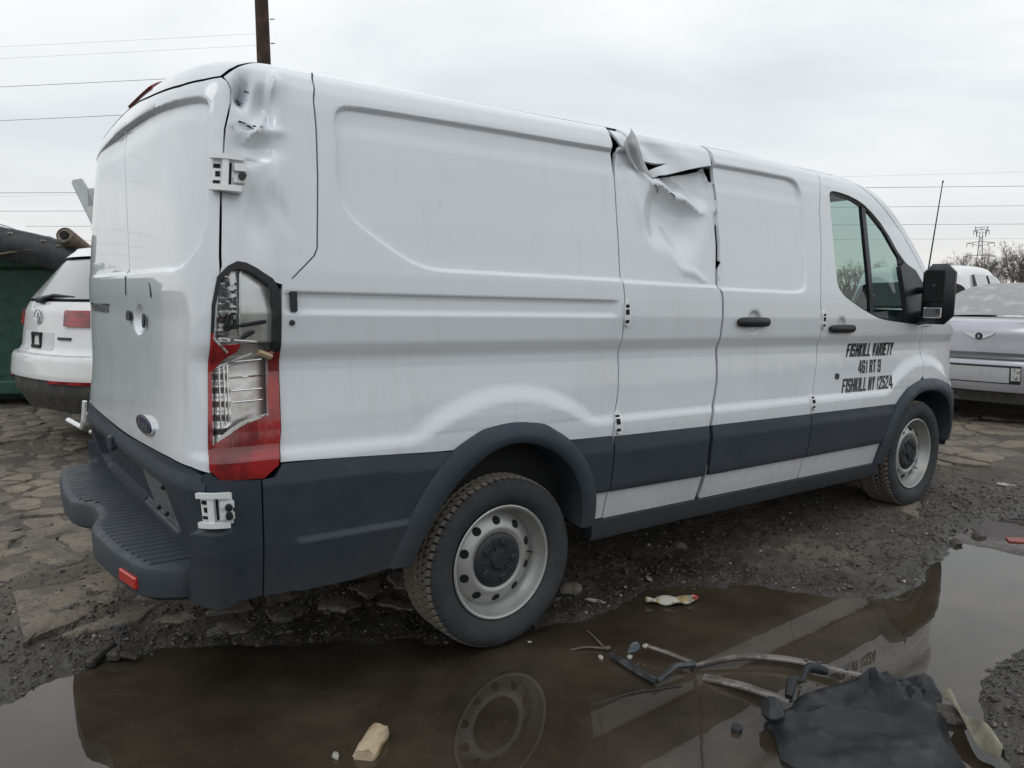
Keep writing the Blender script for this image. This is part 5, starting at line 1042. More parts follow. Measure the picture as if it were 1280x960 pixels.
# stump of pale wood standing in the water
M['wood']=mat('pale_wet_wood',(.42,.34,.23),.7,noise=[(16,(.30,.19,.09),.48,.64),(60,(.52,.47,.38),.55,.7)],bump=[(70,.5,.005)])
wd=empty('wood_chunk',(-.735,-1.285,.0)); tag(wd,'broken chunk of pale tan wood poking out of the brown water','wood')
ang=math.radians(40); ca,sa=math.cos(ang),math.sin(ang); rs_=np.random.default_rng(9); ring=[]
for k,(l,rr_) in enumerate(((-.065,.030),(-.06,.036),(-.02,.037),(.02,.036),(.055,.035),(.062,.030))):
    row=[]
    for j in range(16):
        w=2*math.pi*j/16; r_q=rr_*(1+.03*rs_.normal()); row.append((l*ca-r_q*math.cos(w)*sa+ .004*rs_.normal(),l*sa+r_q*math.cos(w)*ca,.012+r_q*math.sin(w)*.9+.12*l))
    ring.append(row)
ring=np.array(ring); b=MB(); b.grid(np.stack([ring[:,j] for j in range(16)],0)[::-1],True); b.add(ring[0],[tuple(range(16))]); b.add(ring[-1],[tuple(range(16))[::-1]]); b.build('log',M['wood'],wd,smooth=True,angle=40)
M['dusty']=mat('muddy_black_plastic',(.026,.025,.024),.75,noise=[(22,(.060,.053,.045),.42,.62)],bump=[(60,.5,.004)])
# plastic bracket at the left bank
bk=empty('plastic_bracket',(-1.29,-.12,.0)); tag(bk,'black broken plastic bracket with an upright arm at the left edge of the puddle','car part')
b=MB(); b.box((-.015,-.02,.022),(.20,.05,.042),rot=np.array([[.62,.78,0],[-.78,.62,0],[0,0,1]]).T@np.eye(3),bev=.010); b.build('body',M['dusty'],bk,smooth=True)
b=MB(); b.box((.035,-.075,.028),(.06,.062,.050),rot=np.array([[.62,-.78,0],[.78,.62,0],[0,0,1]]),bev=.012); b.tube([(.02,-.06,.04),(.08,-.12,.03),(.11,-.155,.02)],[.014,.016,.010],7); b.build('clamp',M['dusty'],bk,smooth=True); bk.scale=(.85,.85,.75)
b=MB(); b.tube([(.055,-.035,.03),(.075,.03,.06),(.105,.10,.085),(.06,.13,.085)],[.006,.006,.006,.005],6); b.build('arm',M['grey'],bk,smooth=True)
def shard(name,x,y,dx,dy,ang,m,label,cat,z=None,h=.012,tilt=.15):
    z=gz1(x,y) if z is None else z; c,s=math.cos(ang),math.sin(ang); pl=[(-.5,-.35),(-.1,-.5),(.45,-.3),(.5,.1),(.2,.5),(-.4,.4)]
    b=MB(); b.prism([(u_*dx,v_*dy) for u_,v_ in pl],0,h,bev=.15*h); o=b.build(name,m,None); o.location=(x,y,z); o.rotation_euler=(tilt,tilt*.5,ang); tag(o,label,cat); return o
M['red']=mat('red_plastic',(.22,.03,.022),.5,coat=.2)
shard('plastic_shard',3.20,-1.66,.20,.09,-.7,M['red'],'red plastic shard in the shallow water at the right edge of the frame','litter',-.004,.012,.03)
shard('plastic_shard',.255,-1.893,.05,.035,.4,M['black'],'small black plastic chip floating left of the liner','litter',.0,.015,.3)
shard('plastic_shard',-.845,-1.262,.035,.02,1.2,M['grit'],'small white shard in the water left of the wood chunk','litter',0.,.010,.3)
shard('paper_scrap',4.36,-1.13,.13,.05,-.9,M['grit'],'white paper scrap on the dirt ahead of the front wheel','litter',None,.008)
shard('paper_scrap',.98,-.83,.075,.03,.9,M['grit'],'pale torn scrap on the mud between the wheels','litter',None,.008,.3)
shard('paper_scrap',.60,-.86,.10,.022,-.9,M['grit'],'narrow pale splinter on the bank ahead of the rear wheel','litter',None,.008,.2)
shard('paper_scrap',.329,-1.343,.028,.02,.4,M['grit'],'tiny white scrap above the broken plate frame','litter',.004,.010,.2)
shard('paper_scrap',.245,-1.27,.03,.02,.9,M['grit'],'tiny white chip in the water between the twig and the frame','litter',0.,.008,.2)
tw=MB(); tw.tube(spline([(.19,-1.155,.004),(.25,-1.185,.010),(.305,-1.235,.008)],10),[.004]*10,5); tw.tube(spline([(.36,-1.07,.006),(.33,-1.15,.012),(.305,-1.232,.008)],10),[.0035]*10,5); tw.box((.312,-1.24,.010),(.026,.020,.014),bev=.005); o=tw.build('twig',M['rust0'],None,origin=(.27,-1.17,0)); tag(o,'thin forked twig with a pale knob lying in the shallow puddle','twig')
tw=MB(); tw.tube([(-.02,-1.50,-.002),(.15,-1.53,.003),(.33,-1.60,.002)],[.004,.005,.003],5); o=tw.build('twig',M['ink'],None,origin=(.1,-1.53,0)); tag(o,'straight dark stick under the shallow water in front of the wheel reflection','twig')
# ================================================================ the other vehicles
def loft(stations,nu=40,nv=40):
    """stations: (x, [(y,z)...] half section from floor to crown); smooth in both directions"""
    A=np.array([spline(np.array(s[1],float),nv) for s in stations]); X=np.array([s[0] for s in stations],float)
    B=np.concatenate([np.repeat(X[:,None,None],nv,1),A],2); B=B.reshape(len(stations),-1); B=spline(B,nu).reshape(nu,nv,3); return B
def loft_glass(name,B,x0,x1,z0,z1,m,parent,sides=(1,-1)):
    C=(B[:-1,:-1]+B[1:,:-1]+B[:-1,1:]+B[1:,1:])/4; ok=(C[...,0]>x0)&(C[...,0]<x1)&(C[...,2]>z0)&(C[...,2]<z1)
    for s in sides:
        b=MB()
        for i,j in np.argwhere(ok):
            q=np.array([B[i,j],B[i+1,j],B[i+1,j+1],B[i,j+1]]); n=np.cross(q[1]-q[0],q[2]-q[0]); l=np.linalg.norm(n)
            if l<1e-9: continue
            n/=l; n=n if n[1]>0 else -n; q=(q+n*.006)*[1,s,1]; f=(0,1,2,3); nn_=np.cross(q[1]-q[0],q[2]-q[0]); b.add(q,[f if nn_[1]*s>0 else f[::-1]])
        if b.f: b.build(name,m,parent)
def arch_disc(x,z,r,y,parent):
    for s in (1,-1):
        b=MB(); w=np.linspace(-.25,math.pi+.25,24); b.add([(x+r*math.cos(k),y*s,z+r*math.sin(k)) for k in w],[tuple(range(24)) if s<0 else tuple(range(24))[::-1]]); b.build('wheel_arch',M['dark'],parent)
def body(name,B,m,parent):
    b=MB(); R=B*[1,-1,1]; b.grid(R); b.grid((B)[::-1]); return b.build(name,m,parent,smooth=True,angle=180)
M['suv']=mat('white_suv_paint',(.74,.75,.75),.35,coat=.8,noise=[(3,(.68,.68,.67),.45,.7),(40,(.60,.58,.55),.66,.8)])
M['silver']=mat('silver_paint',(.42,.42,.46),.32,metal=.25,coat=.8,noise=[(3,(.38,.38,.41),.4,.7),(50,(.5,.48,.46),.62,.8)])
M['softtop']=mat('soft_top',(.30,.30,.31),.8,noise=[(7,(.42,.42,.42),.48,.7)])
M['tint']=mat('dark_glass',(.012,.016,.018),.05,spec=.7,coat=1)
M['lowgrey']=mat('dusty_bumper_plastic',(.05,.05,.05),.7,noise=[(12,(.10,.095,.085),.45,.7)])
# --- white SUV beyond the rear bumper, its hatch towards us
SUV=empty('suv',(-1.10,4.22,.16),(0,0,math.radians(13))); tag(SUV,'white SUV with red tail lamp parked between the van and the green dumpster','suv')
def sec(w,f=1.): return w
# rear surface: x as a function of (y, z); hatch bowed in plan
def suvx(y,z):
    base=np.interp(z,[.25,.42,.55,.70,.78,.95,1.08,1.16,1.50,1.62],[.10,.0,-.02,.0,.055,.075,.09,.13,.40,.55]); yy=np.abs(y)/np.interp(z,[.3,.7,1.0,1.2,1.6],[.90,.92,.90,.84,.66]); return base+.20*yy**3.2+.05*yy**2
def suvw(z): return np.interp(z,[.25,.5,.7,.9,1.1,1.25,1.55,1.66],[.86,.90,.92,.915,.89,.84,.68,.60])
def suv_patch(name,ys,zs,m,off,parent,thick=.02):
    ys=np.asarray(ys);zs=np.asarray(zs); P=np.zeros((len(ys),len(zs),3))
    for a,yv in enumerate(ys):
        for c,z in enumerate(zs): yr=yv*suvw(z); P[a,c]=(suvx(yr,z)-off,yr,z)
    b=MB(); b.grid(P); Q=P+[thick,0,0]
    b.grid(np.stack([P[0],Q[0]],0)[::-1]); b.grid(np.stack([P[-1],Q[-1]],0)); b.grid(np.stack([P[:,0],Q[:,0]],0)); b.grid(np.stack([P[:,-1],Q[:,-1]],0)[::-1]); return b.build(name,m,parent,smooth=True,angle=50)
ys=np.linspace(1,-1,41)
suv_patch('tailgate',np.linspace(.86,-.86,41),np.linspace(.735,1.16,20),M['suv'],.0,SUV)
suv_patch('rear_bumper',ys,np.linspace(.535,.725,10),M['suv'],.03,SUV,.2)
suv_patch('lower_bumper',ys,np.linspace(.26,.53,10),M['lowgrey'],.02,SUV,.2)
suv_patch('rear_window',np.linspace(.80,-.80,31),np.linspace(1.185,1.52,12),mat('sky_reflection_window',(.30,.31,.32),.25,spec=.6,coat=.6),.012,SUV)  # pale base colour stands in for sky mirrored in the glass
suv_patch('window_surround',np.linspace(.93,-.93,41),np.linspace(1.165,1.56,14),M['wipe'],-.004,SUV)
suv_patch('spoiler',ys,np.linspace(1.545,1.625,5),M['suv'],.05,SUV,.3)
suv_patch('rear_panel',ys,np.linspace(.70,1.20,12),M['suv'],-.012,SUV,.1)
for s in (1,-1):
    r=np.linspace(1.03,.52,16)*s; suv_patch('tail_lamp',r if s>0 else r[::-1],np.linspace(.965,1.095,6),M['redlens'],.022,SUV)
    suv_patch('lamp_band',(np.linspace(1.03,.60,12)*s)[::1 if s>0 else -1],np.linspace(1.01,1.04,3),M['redlens'],.026,SUV,.01)
    suv_patch('reflector',(np.linspace(.98,.45,10)*s)[::1 if s>0 else -1],np.linspace(.508,.535,3),M['redlens'],.036,SUV,.02)
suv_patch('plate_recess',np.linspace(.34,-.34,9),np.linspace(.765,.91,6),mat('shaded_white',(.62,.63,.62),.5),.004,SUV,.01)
b=MB()
for (y,z,dy,dz) in ((0,.895,.20,.03),(0,.79,.20,.03),(.085,.84,.03,.13),(-.085,.84,.03,.13)): b.box((suvx(y,z)-.012,y,z),(.015,dy,dz),bev=.004)
b.build('plate_bracket',M['black'],SUV)
b=MB(); w=np.linspace(0,2*math.pi,33); y0,z0=0.,1.035; x0=float(suvx(np.array(0.),1.035))-.014; b.tube(np.c_[np.full(33,x0),y0+.058*np.sin(w),z0+.058*np.cos(w)],.007,6,False)
for l in (((-.030,.042),(0,-.002),(.030,.042)),((-.046,.022),(-.024,-.045),(0,.0),(.024,-.045),(.046,.022))): b.tube([(x0,-a,z0+c) for a,c in l],.005,5)
b.build('round_badge',M['chrome'],SUV,smooth=True)
suv_patch('model_badge',np.linspace(-.42,-.60,4),np.linspace(.855,.877,2),M['hub'],.012,SUV,.008)
b=MB(); b.tube([(suvx(np.array(0.),1.19)-.03,.02,1.185),(suvx(np.array(-.25),1.2)-.03,-.20,1.215),(suvx(np.array(-.5),1.2)-.02,-.46,1.20)],[.022,.014,.008],6); b.box((float(suvx(np.array(0.),1.17))-.02,.03,1.175),(.06,.16,.05),bev=.015); b.build('wiper',M['black'],SUV,smooth=True)
# sides and roof
xs=[0.32,.45,.60,.78,1.4,2.2,2.9,3.3,3.9,4.25,4.4]; roof=[1.16,1.38,1.56,1.64,1.68,1.665,1.55,1.20,1.10,.98,.75]; bw=[.90,.92,.93,.93,.93,.93,.93,.92,.90,.84,.75]; rw=[.78,.68,.62,.62,.65,.64,.60,.78,.76,.7,.6]
st=[]
for x,rz,w_,r_w in zip(xs,roof,bw,rw):
    belt=min(1.10,rz-.12); st.append((x,[(w_*.93,.30),(w_*.985,.45),(w_,.75),(w_*.975,belt-.08),(w_*.95,belt),(.5*(w_*.9+r_w),belt+(rz-belt)*.5),(r_w+.02,rz-.05),(r_w*.8,rz-.01),(r_w*.4,rz),(0,rz+.005)]))
SB_=loft(st,60,40); body('body',SB_,M['suv'],SUV)
loft_glass('side_window',SB_,.95,1.85,1.14,1.54,M['tint'],SUV); loft_glass('side_window',SB_,1.95,2.75,1.14,1.54,M['tint'],SUV)
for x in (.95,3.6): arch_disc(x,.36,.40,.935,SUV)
for x in (.95,3.6):
    for s in (1,-1):
        b=MB(); b.lathe([(.2,-.10),(.33,-.11),(.35,-.06),(.35,.08),(.2,.1)],30); o=b.build('wheel',M['tyre'],SUV,smooth=True,angle=50); o.location=(x,-.85*s,.33)
        b=MB(); b.lathe([(.02,-.09),(.21,-.095),(.22,-.11)],24); o2=b.build('rim',M['chrome'],o,smooth=True)
        if s<0: o.rotation_euler=(0,0,math.pi)
# --- green dumpster with scrap heaped in it
M['dump']=mat('green_painted_steel',(.010,.055,.036),.5,noise=[(5,(.016,.070,.048),.45,.65),(14,(.008,.034,.024),.5,.66),(30,(.07,.055,.04),.70,.82)],bump=[(8,.3,.03)])
DU=empty('dumpster',(-.72,8.3,.06),(0,0,math.radians(-34))); tag(DU,'dark green steel dumpster heaped with scrap at the left edge','dumpster')
def dbox(name,c,d,bev=.0,m='dump'): b=MB(); b.box(c,d,bev=bev); return b.build(name,M[m],DU)
HT=1.72
dbox('front_panel',(0,-1.1,HT/2+.1),(6.2,.05,HT-.2)); dbox('rear_panel',(0,1.1,HT/2+.1),(6.2,.05,HT-.2)); dbox('end_panel',(3.1,0,HT/2+.1),(.05,2.2,HT-.2)); dbox('end_panel',(-3.1,0,HT/2+.1),(.05,2.2,HT-.2)); dbox('floor',(0,0,.22),(6.2,2.2,.06))
dbox('top_rail',(0,-1.14,HT-.02),(6.3,.16,.20),.03); dbox('top_rail',(0,1.14,HT-.02),(6.3,.16,.20),.03); dbox('bottom_rail',(0,-1.12,.25),(6.25,.12,.16),.02)
for x in (-2.6,-1.7,-.8,1.9,2.7): dbox('rib',(x,-1.15,HT/2+.05),(.09,.07,HT-.35),.015)
dbox('skid',(0,-.6,.07),(6.0,.14,.14)); dbox('skid',(0,.6,.07),(6.0,.14,.14))
def D2W(x,y,z): a=math.radians(-34); return np.array([-.72+x*math.cos(a)-y*math.sin(a),8.3+x*math.sin(a)+y*math.cos(a),.10+z])
# scrap on top
M['scrapblack']=mat('scuffed_black_plastic',(.016,.017,.019),.55,noise=[(8,(.03,.03,.032),.45,.65),(40,(.10,.10,.095),.68,.8)])
bc=empty('bumper_cover',(-1.09,6.74,1.90)); tag(bc,'long black bumper cover lying across the top of the dumpster','car part')
b=MB(); P=spline([(-1.2,.72,.26),(-.35,.15,.22),(0,0,.17),(.40,-.32,.06),(.74,-.60,-.10),(1.0,-.8,-.2)],30); rows=[]
for k,p in enumerate(P):
    d=np.array([.62,.78,0]); rows.append([p+d*o_+[0,0,h_] for o_,h_ in ((.0,-.30),(-.05,-.18),(-.04,-.05),(.02,.02),(.10,.03),(.18,.0),(.24,-.10))])
R=np.array(rows); b.grid(R[:,::-1]); b.grid(R-[.003,.004,.006]); b.build('cover',M['scrapblack'],bc,smooth=True,angle=50)
for f in (6,9,13,17,19,23):
    p=R[f,2]*.5+R[f,3]*.5; b=MB(); b.box(p-[.01,.012,0],(.05,.02,.018)); b.build('mounting_slot',M['grit'],bc)
M['rust']=mat('rusty_exhaust_steel',(.16,.125,.09),.6,metal=.3,noise=[(9,(.24,.20,.15),.42,.62),(30,(.08,.055,.04),.5,.65)])
mf=empty('exhaust_pipe',(-.56,6.2,2.01)); tag(mf,'fat rusty exhaust pipe sticking out of the dumpster towards the camera','exhaust')
ax=np.array([.36,.55,-.22]); ax/=np.linalg.norm(ax); b=MB(); b.tube([ax*t for t in (0,.02,.5,1.0)],[.082,.090,.090,.085],20,False); b.build('pipe_shell',M['rust'],mf,smooth=True,angle=50)
b=MB(); b.tube([ax*.012,ax*.02],[.086,.086],20); b.build('end_cap',M['rust'],mf)
b=MB(); b.tube([-ax*.01,ax*.03],[.045,.045],16); b.build('outlet',M['dark'],mf)
M['panelw']=mat('weathered_white_panel',(.50,.53,.53),.5,noise=[(7,(.62,.63,.60),.45,.65),(16,(.10,.22,.36),.62,.68),(28,(.30,.33,.28),.6,.72)])
pn=empty('scrap_sheet',(-.30,6.42,2.32),(0,0,0)); tag(pn,'narrow weathered white panel with a blue corner leaning up out of the dumpster','scrap')
r_v=np.array([.80,-.60,0]); up=np.array([0,0,1.]); fw=np.array([.60,.79,0])
def scr(name,quad,m,parent,th=.03):
    v=[r_v*a+up*c for a,c in quad]; v+=[p+fw*th for p in v]; n=len(quad); b=MB(); b.add(v,[tuple(range(n)),tuple(range(n,2*n))[::-1]]+[(i,n+i,n+(i+1)%n,(i+1)%n) for i in range(n)]); return b.build(name,m,parent)
scr('panel',[(.17,-.30),(.10,-.30),(-.15,.27),(-.135,.31),(-.04,.325),(0.0,.26),(.22,-.30)],M['panelw'],pn)
scr('bracket',[(.02,.03),(.14,.03),(.14,.22),(.02,.22)],M['bare'],pn,.05)
wp=empty('wing_panel',(-.98,7.55,2.18)); tag(wp,'pale curved car wing lying at the back of the dumpster','car part')
P=np.array([[r_v*(-.9+1.35*u_)+up*(.15-.30*u_*u_+.03*math.sin(v_*3))+fw*(.5*v_-.2) for v_ in np.linspace(0,1,8)] for u_ in np.linspace(0,1,20)]); b=MB(); b.grid(P[:,::-1]); b.grid(P-[0,0,.01]); b.build('wing_skin',M['suv'],wp,smooth=True,angle=180)
# heap of mixed scrap under them
M['heap']=mat('scrap_heap',(.06,.055,.05),.8,noise=[(4,(.11,.09,.07),.45,.6),(9,(.03,.03,.03),.5,.6)])
b=MB(); rs_=np.random.default_rng(12)
for i in range(260):
    p=D2W(rs_.uniform(-2.9,2.9),rs_.uniform(-.95,.95),1.45+rs_.uniform(-.1,.22)); q,_=np.linalg.qr(rs_.normal(size=(3,3))); b.box(p,rs_.uniform(.03,1,3)**2*[.7,.35,.2]+.02,rot=q)
tag(b.build('scrap_heap',M['heap'],None),kind='stuff')
b=MB(); b.tube([(-1.15,6.75,1.80),(-.85,6.5,1.86),(-.62,6.32,1.80)],.012,5); o=b.build('scrap_rod',M['rust'],None,origin=(-.9,6.5,1.8)); tag(o,'bent rusty rod along the rim of the dumpster below the black bumper cover','scrap')
# --- silver coupe-convertible at the right, tail towards us
GA=math.radians(3)
CV=empty('convertible',(6.62,.05,.10),(0,0,GA)); tag(CV,'silver convertible with winged badge on its boot parked beyond the front of the van','car')
def cvx(y,z):
    base=np.interp(z,[.25,.40,.52,.62,.66,.70,.78,.95,1.02,1.06],[.10,.03,.0,-.01,.0,.05,.055,.07,.11,.19]); return base+.22*(np.abs(y)/.97)**3.2+.05*y*y
def cvw(z): return np.interp(z,[.25,.5,.75,.95,1.06],[.90,.965,.97,.94,.86])
def cv_patch(name,ys,zs,m,off,parent=CV,thick=.02):
    ys=np.asarray(ys);zs=np.asarray(zs); P=np.array([[(float(cvx(yv*cvw(z),z))-off,yv*cvw(z),z) for z in zs] for yv in ys]); Q=P+[thick,0,0]; b=MB(); b.grid(P)
    b.grid(np.stack([P[0],Q[0]],0)[::-1]); b.grid(np.stack([P[-1],Q[-1]],0)); b.grid(np.stack([P[:,0],Q[:,0]],0)); b.grid(np.stack([P[:,-1],Q[:,-1]],0)[::-1]); return b.build(name,m,parent,smooth=True,angle=50)
yr=np.linspace(1,-1,41)
cv_patch('rear_bumper',yr,np.linspace(.36,.665,14),M['silver'],0,CV,.3)
cv_patch('lower_bumper',yr,np.linspace(.24,.355,6),M['lowgrey'],-.03,CV,.2)
cv_patch('boot_lid',np.linspace(.93,-.93,41),np.linspace(.745,1.03,14),M['silver'],.0)
cv_patch('tail_panel',yr,np.linspace(.66,1.05,14),M['silver'],-.015,CV,.2)
cv_patch('boot_trim',np.linspace(.90,-.90,41),np.linspace(.685,.738,4),mat('shaded_grey_trim',(.085,.085,.095),.35,coat=.5),.012)
cv_patch('plate_recess',np.linspace(.38,-.40,21),np.linspace(.47,.62,6),mat('bumper_inset',(.40,.40,.43),.45),-.006,CV,.01) if False else None
M['inset']=mat('pale_plate_plinth',(.50,.50,.51),.5,noise=[(12,(.42,.42,.43),.4,.7)])
cv_patch('plate_plinth',np.linspace(.32,-.32,17),np.linspace(.455,.605,6),M['inset'],.006)
cv_patch('plinth_surround',np.linspace(.345,-.42,21),np.linspace(.445,.625,6),M['hub'],.003,CV,.01)
for s in (1,-1): cv_patch('reversing_lamp',(np.linspace(.335,.415,5)*s)[::-1 if s>0 else 1],np.linspace(.48,.605,4),M['clear'],.007)
for s in (1,-1): cv_patch('tail_lamp',(np.linspace(.70,1.03,9)*s)[::-1 if s>0 else 1],np.linspace(.80,.91,5),M['redlens'],.012)
b=MB(); zb=.905; xb=lambda y:float(cvx(np.array(y),zb))-.012
for s in (1,-1):
    pl=[(.018,.026),(.06,.018),(.12,.032),(.14,.034),(.115,.012),(.08,-.004),(.045,-.022),(.018,-.026)]; v=[(xb(a*s),-a*s,zb+c) for a,c in pl]; v2=[(p[0]+.012,p[1],p[2]) for p in v]; n_=len(v); b.add(v+v2,[tuple(range(n_)),tuple(range(n_))[::-1]]+[(i,(i+1)%n_,n_+(i+1)%n_,n_+i) for i in range(n_)])
bd=b.build('winged_badge',mat('bright_badge',(.80,.80,.80),.35,metal=.2),CV)
w=np.linspace(0,2*math.pi,25); b=MB(); b.tube(np.c_[np.full(25,xb(0)-.004),.030*np.sin(w),zb+.030*np.cos(w)],.005,5,False); b.add(np.c_[np.full(24,xb(0)),.03*np.sin(w[:-1]),zb+.03*np.cos(w[:-1])],[tuple(range(24))]); b.build('badge_disc',M['hub'],bd)
V,F=text_geo('B',0,.03); b=MB(); b.add(np.c_[np.full(len(V),xb(0)-.008),-(V[:,0]-.5)*.026,zb+(V[:,1]-.5)*.034],F); b.build('badge_letter',M['chrome'],bd)
b=MB(); b.box((.22,.25,1.04),(.03,.10,.008)); b.build('boot_emblem',M['chrome'],CV)
# deck, soft top and flanks
st=[]
for x,dz,w_ in ((.17,1.035,.83),(.30,1.065,.91),(.6,1.08,.95),(1.2,1.06,.965),(2.2,1.03,.965),(3.2,.99,.96),(4.1,.92,.93),(4.6,.82,.85),(4.78,.70,.75)):
    st.append((x,[(w_*.9,.22),(w_*.98,.40),(w_,.62),(w_*.985,.80),(w_*.94,dz-.12),(w_*.86,dz-.03),(w_*.6,dz),(w_*.3,dz+.006),(0,dz+.008)]))
body('body',loft(st,50,34),M['silver'],CV)
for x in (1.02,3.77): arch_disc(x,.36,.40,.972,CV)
st=[]
for x,tz,w_ in ((.58,1.10,.62),(.68,1.16,.68),(.95,1.29,.70),(1.3,1.40,.68),(1.8,1.455,.66),(2.3,1.43,.64),(2.6,1.33,.66),(2.95,1.10,.74)):
    st.append((x,[(.80,1.02),(w_+.06,1.0+(tz-1)*.45),(w_,1.+(tz-1)*.80),(w_*.85,tz-.012),(w_*.5,tz+.004),(0,tz+.008)]))
TB_=loft(st,36,24); body('soft_top',TB_,M['softtop'],CV); loft_glass('side_window',TB_,1.45,2.65,1.07,1.30,M['tint'],CV)
for x in (1.02,3.77):
    for s in (1,-1):
        b=MB(); b.lathe([(.2,-.11),(.33,-.12),(.345,-.07),(.345,.08),(.2,.1)],30); o=b.build('wheel',M['tyre'],CV,smooth=True,angle=50); o.location=(x,-.885*s,.335)
        if s<0: o.rotation_euler=(0,0,math.pi)
# --- white pick-up farther back
PU=empty('pickup',(9.50,2.16,-.02),(0,0,math.radians(9))); tag(PU,'white crew-cab pickup seen behind the door mirror, beyond the silver convertible','pickup')
st=[]
for x,rz,rw_ in ((0,1.62,.66),(.05,1.80,.64),(.3,1.86,.64),(1.2,1.87,.63),(1.75,1.80,.62),(2.35,1.42,.66),(2.7,1.16,.70)):
    st.append((x,[(.86,.35),(.92,.6),(.93,.95),(.91,1.12),(.86,1.22 if rz>1.3 else 1.0),(.5*(.86+rw_),1.2+(rz-1.2)*.5 if rz>1.3 else 1.05),(rw_+.04,rz-.07),(rw_*.85,rz-.012),(rw_*.45,rz),(0,rz+.006)]))
body('cab',loft(st,44,34),M['suv'],PU)
st=[]
for x,rz in ((2.5,1.12),(3.2,1.10),(3.9,1.02),(4.1,.8)): st.append((x,[(.86,.35),(.92,.6),(.93,.9),(.86,rz-.03),(.5,rz),(0,rz)]))
body('bonnet',loft(st,20,20),M['suv'],PU)
b=MB(); b.box((-.95,-.86,.85),(1.9,.08,.62),bev=.02); b.box((-.95,.86,.85),(1.9,.08,.62),bev=.02); b.box((-1.88,0,.85),(.06,1.7,.62),bev=.02); b.box((-.95,0,.6),(1.9,1.7,.06)); b.build('load_bed',M['suv'],PU)
def pq(name,q,m,th=.015):
    q=np.array(q,float); n_=len(q); nn_=np.cross(q[1]-q[0],q[2]-q[0]); nn_/=np.linalg.norm(nn_); v=np.vstack([q+nn_*th,q-nn_*th]); b=MB(); b.add(v,[tuple(range(n_)),tuple(range(n_,2*n_))[::-1]]+[(i,n_+i,n_+(i+1)%n_,(i+1)%n_) for i in range(n_)]); return b.build(name,m,PU)
pq('rear_window',[(-.02,.55,1.28),(-.02,-.55,1.28),(.045,-.52,1.70),(.045,.52,1.70)],M['tint'],.03)
for s in (-1,1):
    pq('side_window',[(.25,.86*s,1.26),(.95,.86*s,1.26),(.95,.70*s,1.72),(.33,.70*s,1.72)][::s],M['tint'],.035)
    pq('side_window',[(1.07,.86*s,1.26),(2.05,.86*s,1.26),(1.70,.715*s,1.66),(1.50,.70*s,1.72),(1.07,.70*s,1.72)][::s],M['tint'],.035)
    b=MB(); b.box((1.95,.98*s,1.30),(.12,.16,.18),bev=.04); b.build('door_mirror',M['black'],PU,smooth=True)
    for x in (-.9,3.1):
        b=MB(); b.lathe([(.2,-.12),(.37,-.13),(.39,-.07),(.39,.08),(.2,.1)],26); o=b.build('wheel',M['tyre'],PU,smooth=True,angle=50); o.location=(x,.82*s,.38)
        if s>0: o.rotation_euler=(0,0,math.pi)
# ================================================================ pole, wires, pylon, trees
M['polewood']=mat('creosoted_pole',(.045,.028,.020),.85,noise=[(5,(.075,.045,.030),.45,.62),(30,(.02,.014,.011),.55,.68)],bump=[(40,.6,.01)])
PX,PY=3.42,11.11
pl=empty('utility_pole',(PX,PY,0)); tag(pl,'dark brown wooden utility pole rising behind the rear of the van','utility pole')
b=MB(); b.tube([(0,0,-.3),(.0,0,3),(-.02,0,6),(-.07,0,10.5)],[.15,.135,.122,.105],18); b.build('shaft',M['polewood'],pl,smooth=True,angle=60)
b=MB(); b.box((-.06,0,9.6),(.10,2.4,.12),rot=np.array([[.8,.6,0],[-.6,.8,0],[0,0,1]]),bev=.01); b.build('cross_arm',M['polewood'],pl)
b=MB()
for z in np.arange(3.4,10,.42): b.tube([(-.02+.13*(1 if int(z*10)%2 else -1)*.8,-.10,z),(-.02+.20*(1 if int(z*10)%2 else -1)*.8,-.16,z)],.010,5)
b.build('pole_step',M['rust'],pl)
M['wire']=mat('power_cable',(.10,.10,.105),.6)
def wire(a,b_,sag,r,label,grp=None,ext=0.):
    a=np.array(a);b_=np.array(b_); a,b_=a-(b_-a)*ext,b_+(b_-a)*ext*1.6; sag=sag*(1+ext); t=np.linspace(0,1,40)[:,None]; p=a*(1-t)+b_*t; p[:,2]-=(4*sag*t*(1-t))[:,0]; m=MB(); m.tube(p-a,r,5); o=m.build('power_line',M['wire'],None); o.location=tuple(a); tag(o,label,'power line',grp)
def at(u,v,d):
    q=np.array(_f)*1.+np.array(_r)*((u-640)/961.86)-np.array(_u)*((v-480)/961.86); return np.array([-1.731,-3.327,1.390])+q*d
# upper four run from the wooden pole out to the left
for k,(v0,r) in enumerate(((98,.0016),(113,.0016),(147,.0045),(187,.0045))):
    a=at(-900,v0-8,22); z=[6.05,5.85,5.35,4.75][k]; wire(a,(PX-.12,PY-.12,z),.10,r,['highest thin wire left of the van','second thin wire left of the van, just under the highest','upper of the two bold wires left of the van roof','lower of the two bold wires left of the van roof'][k],'wires running left from the wooden pole')
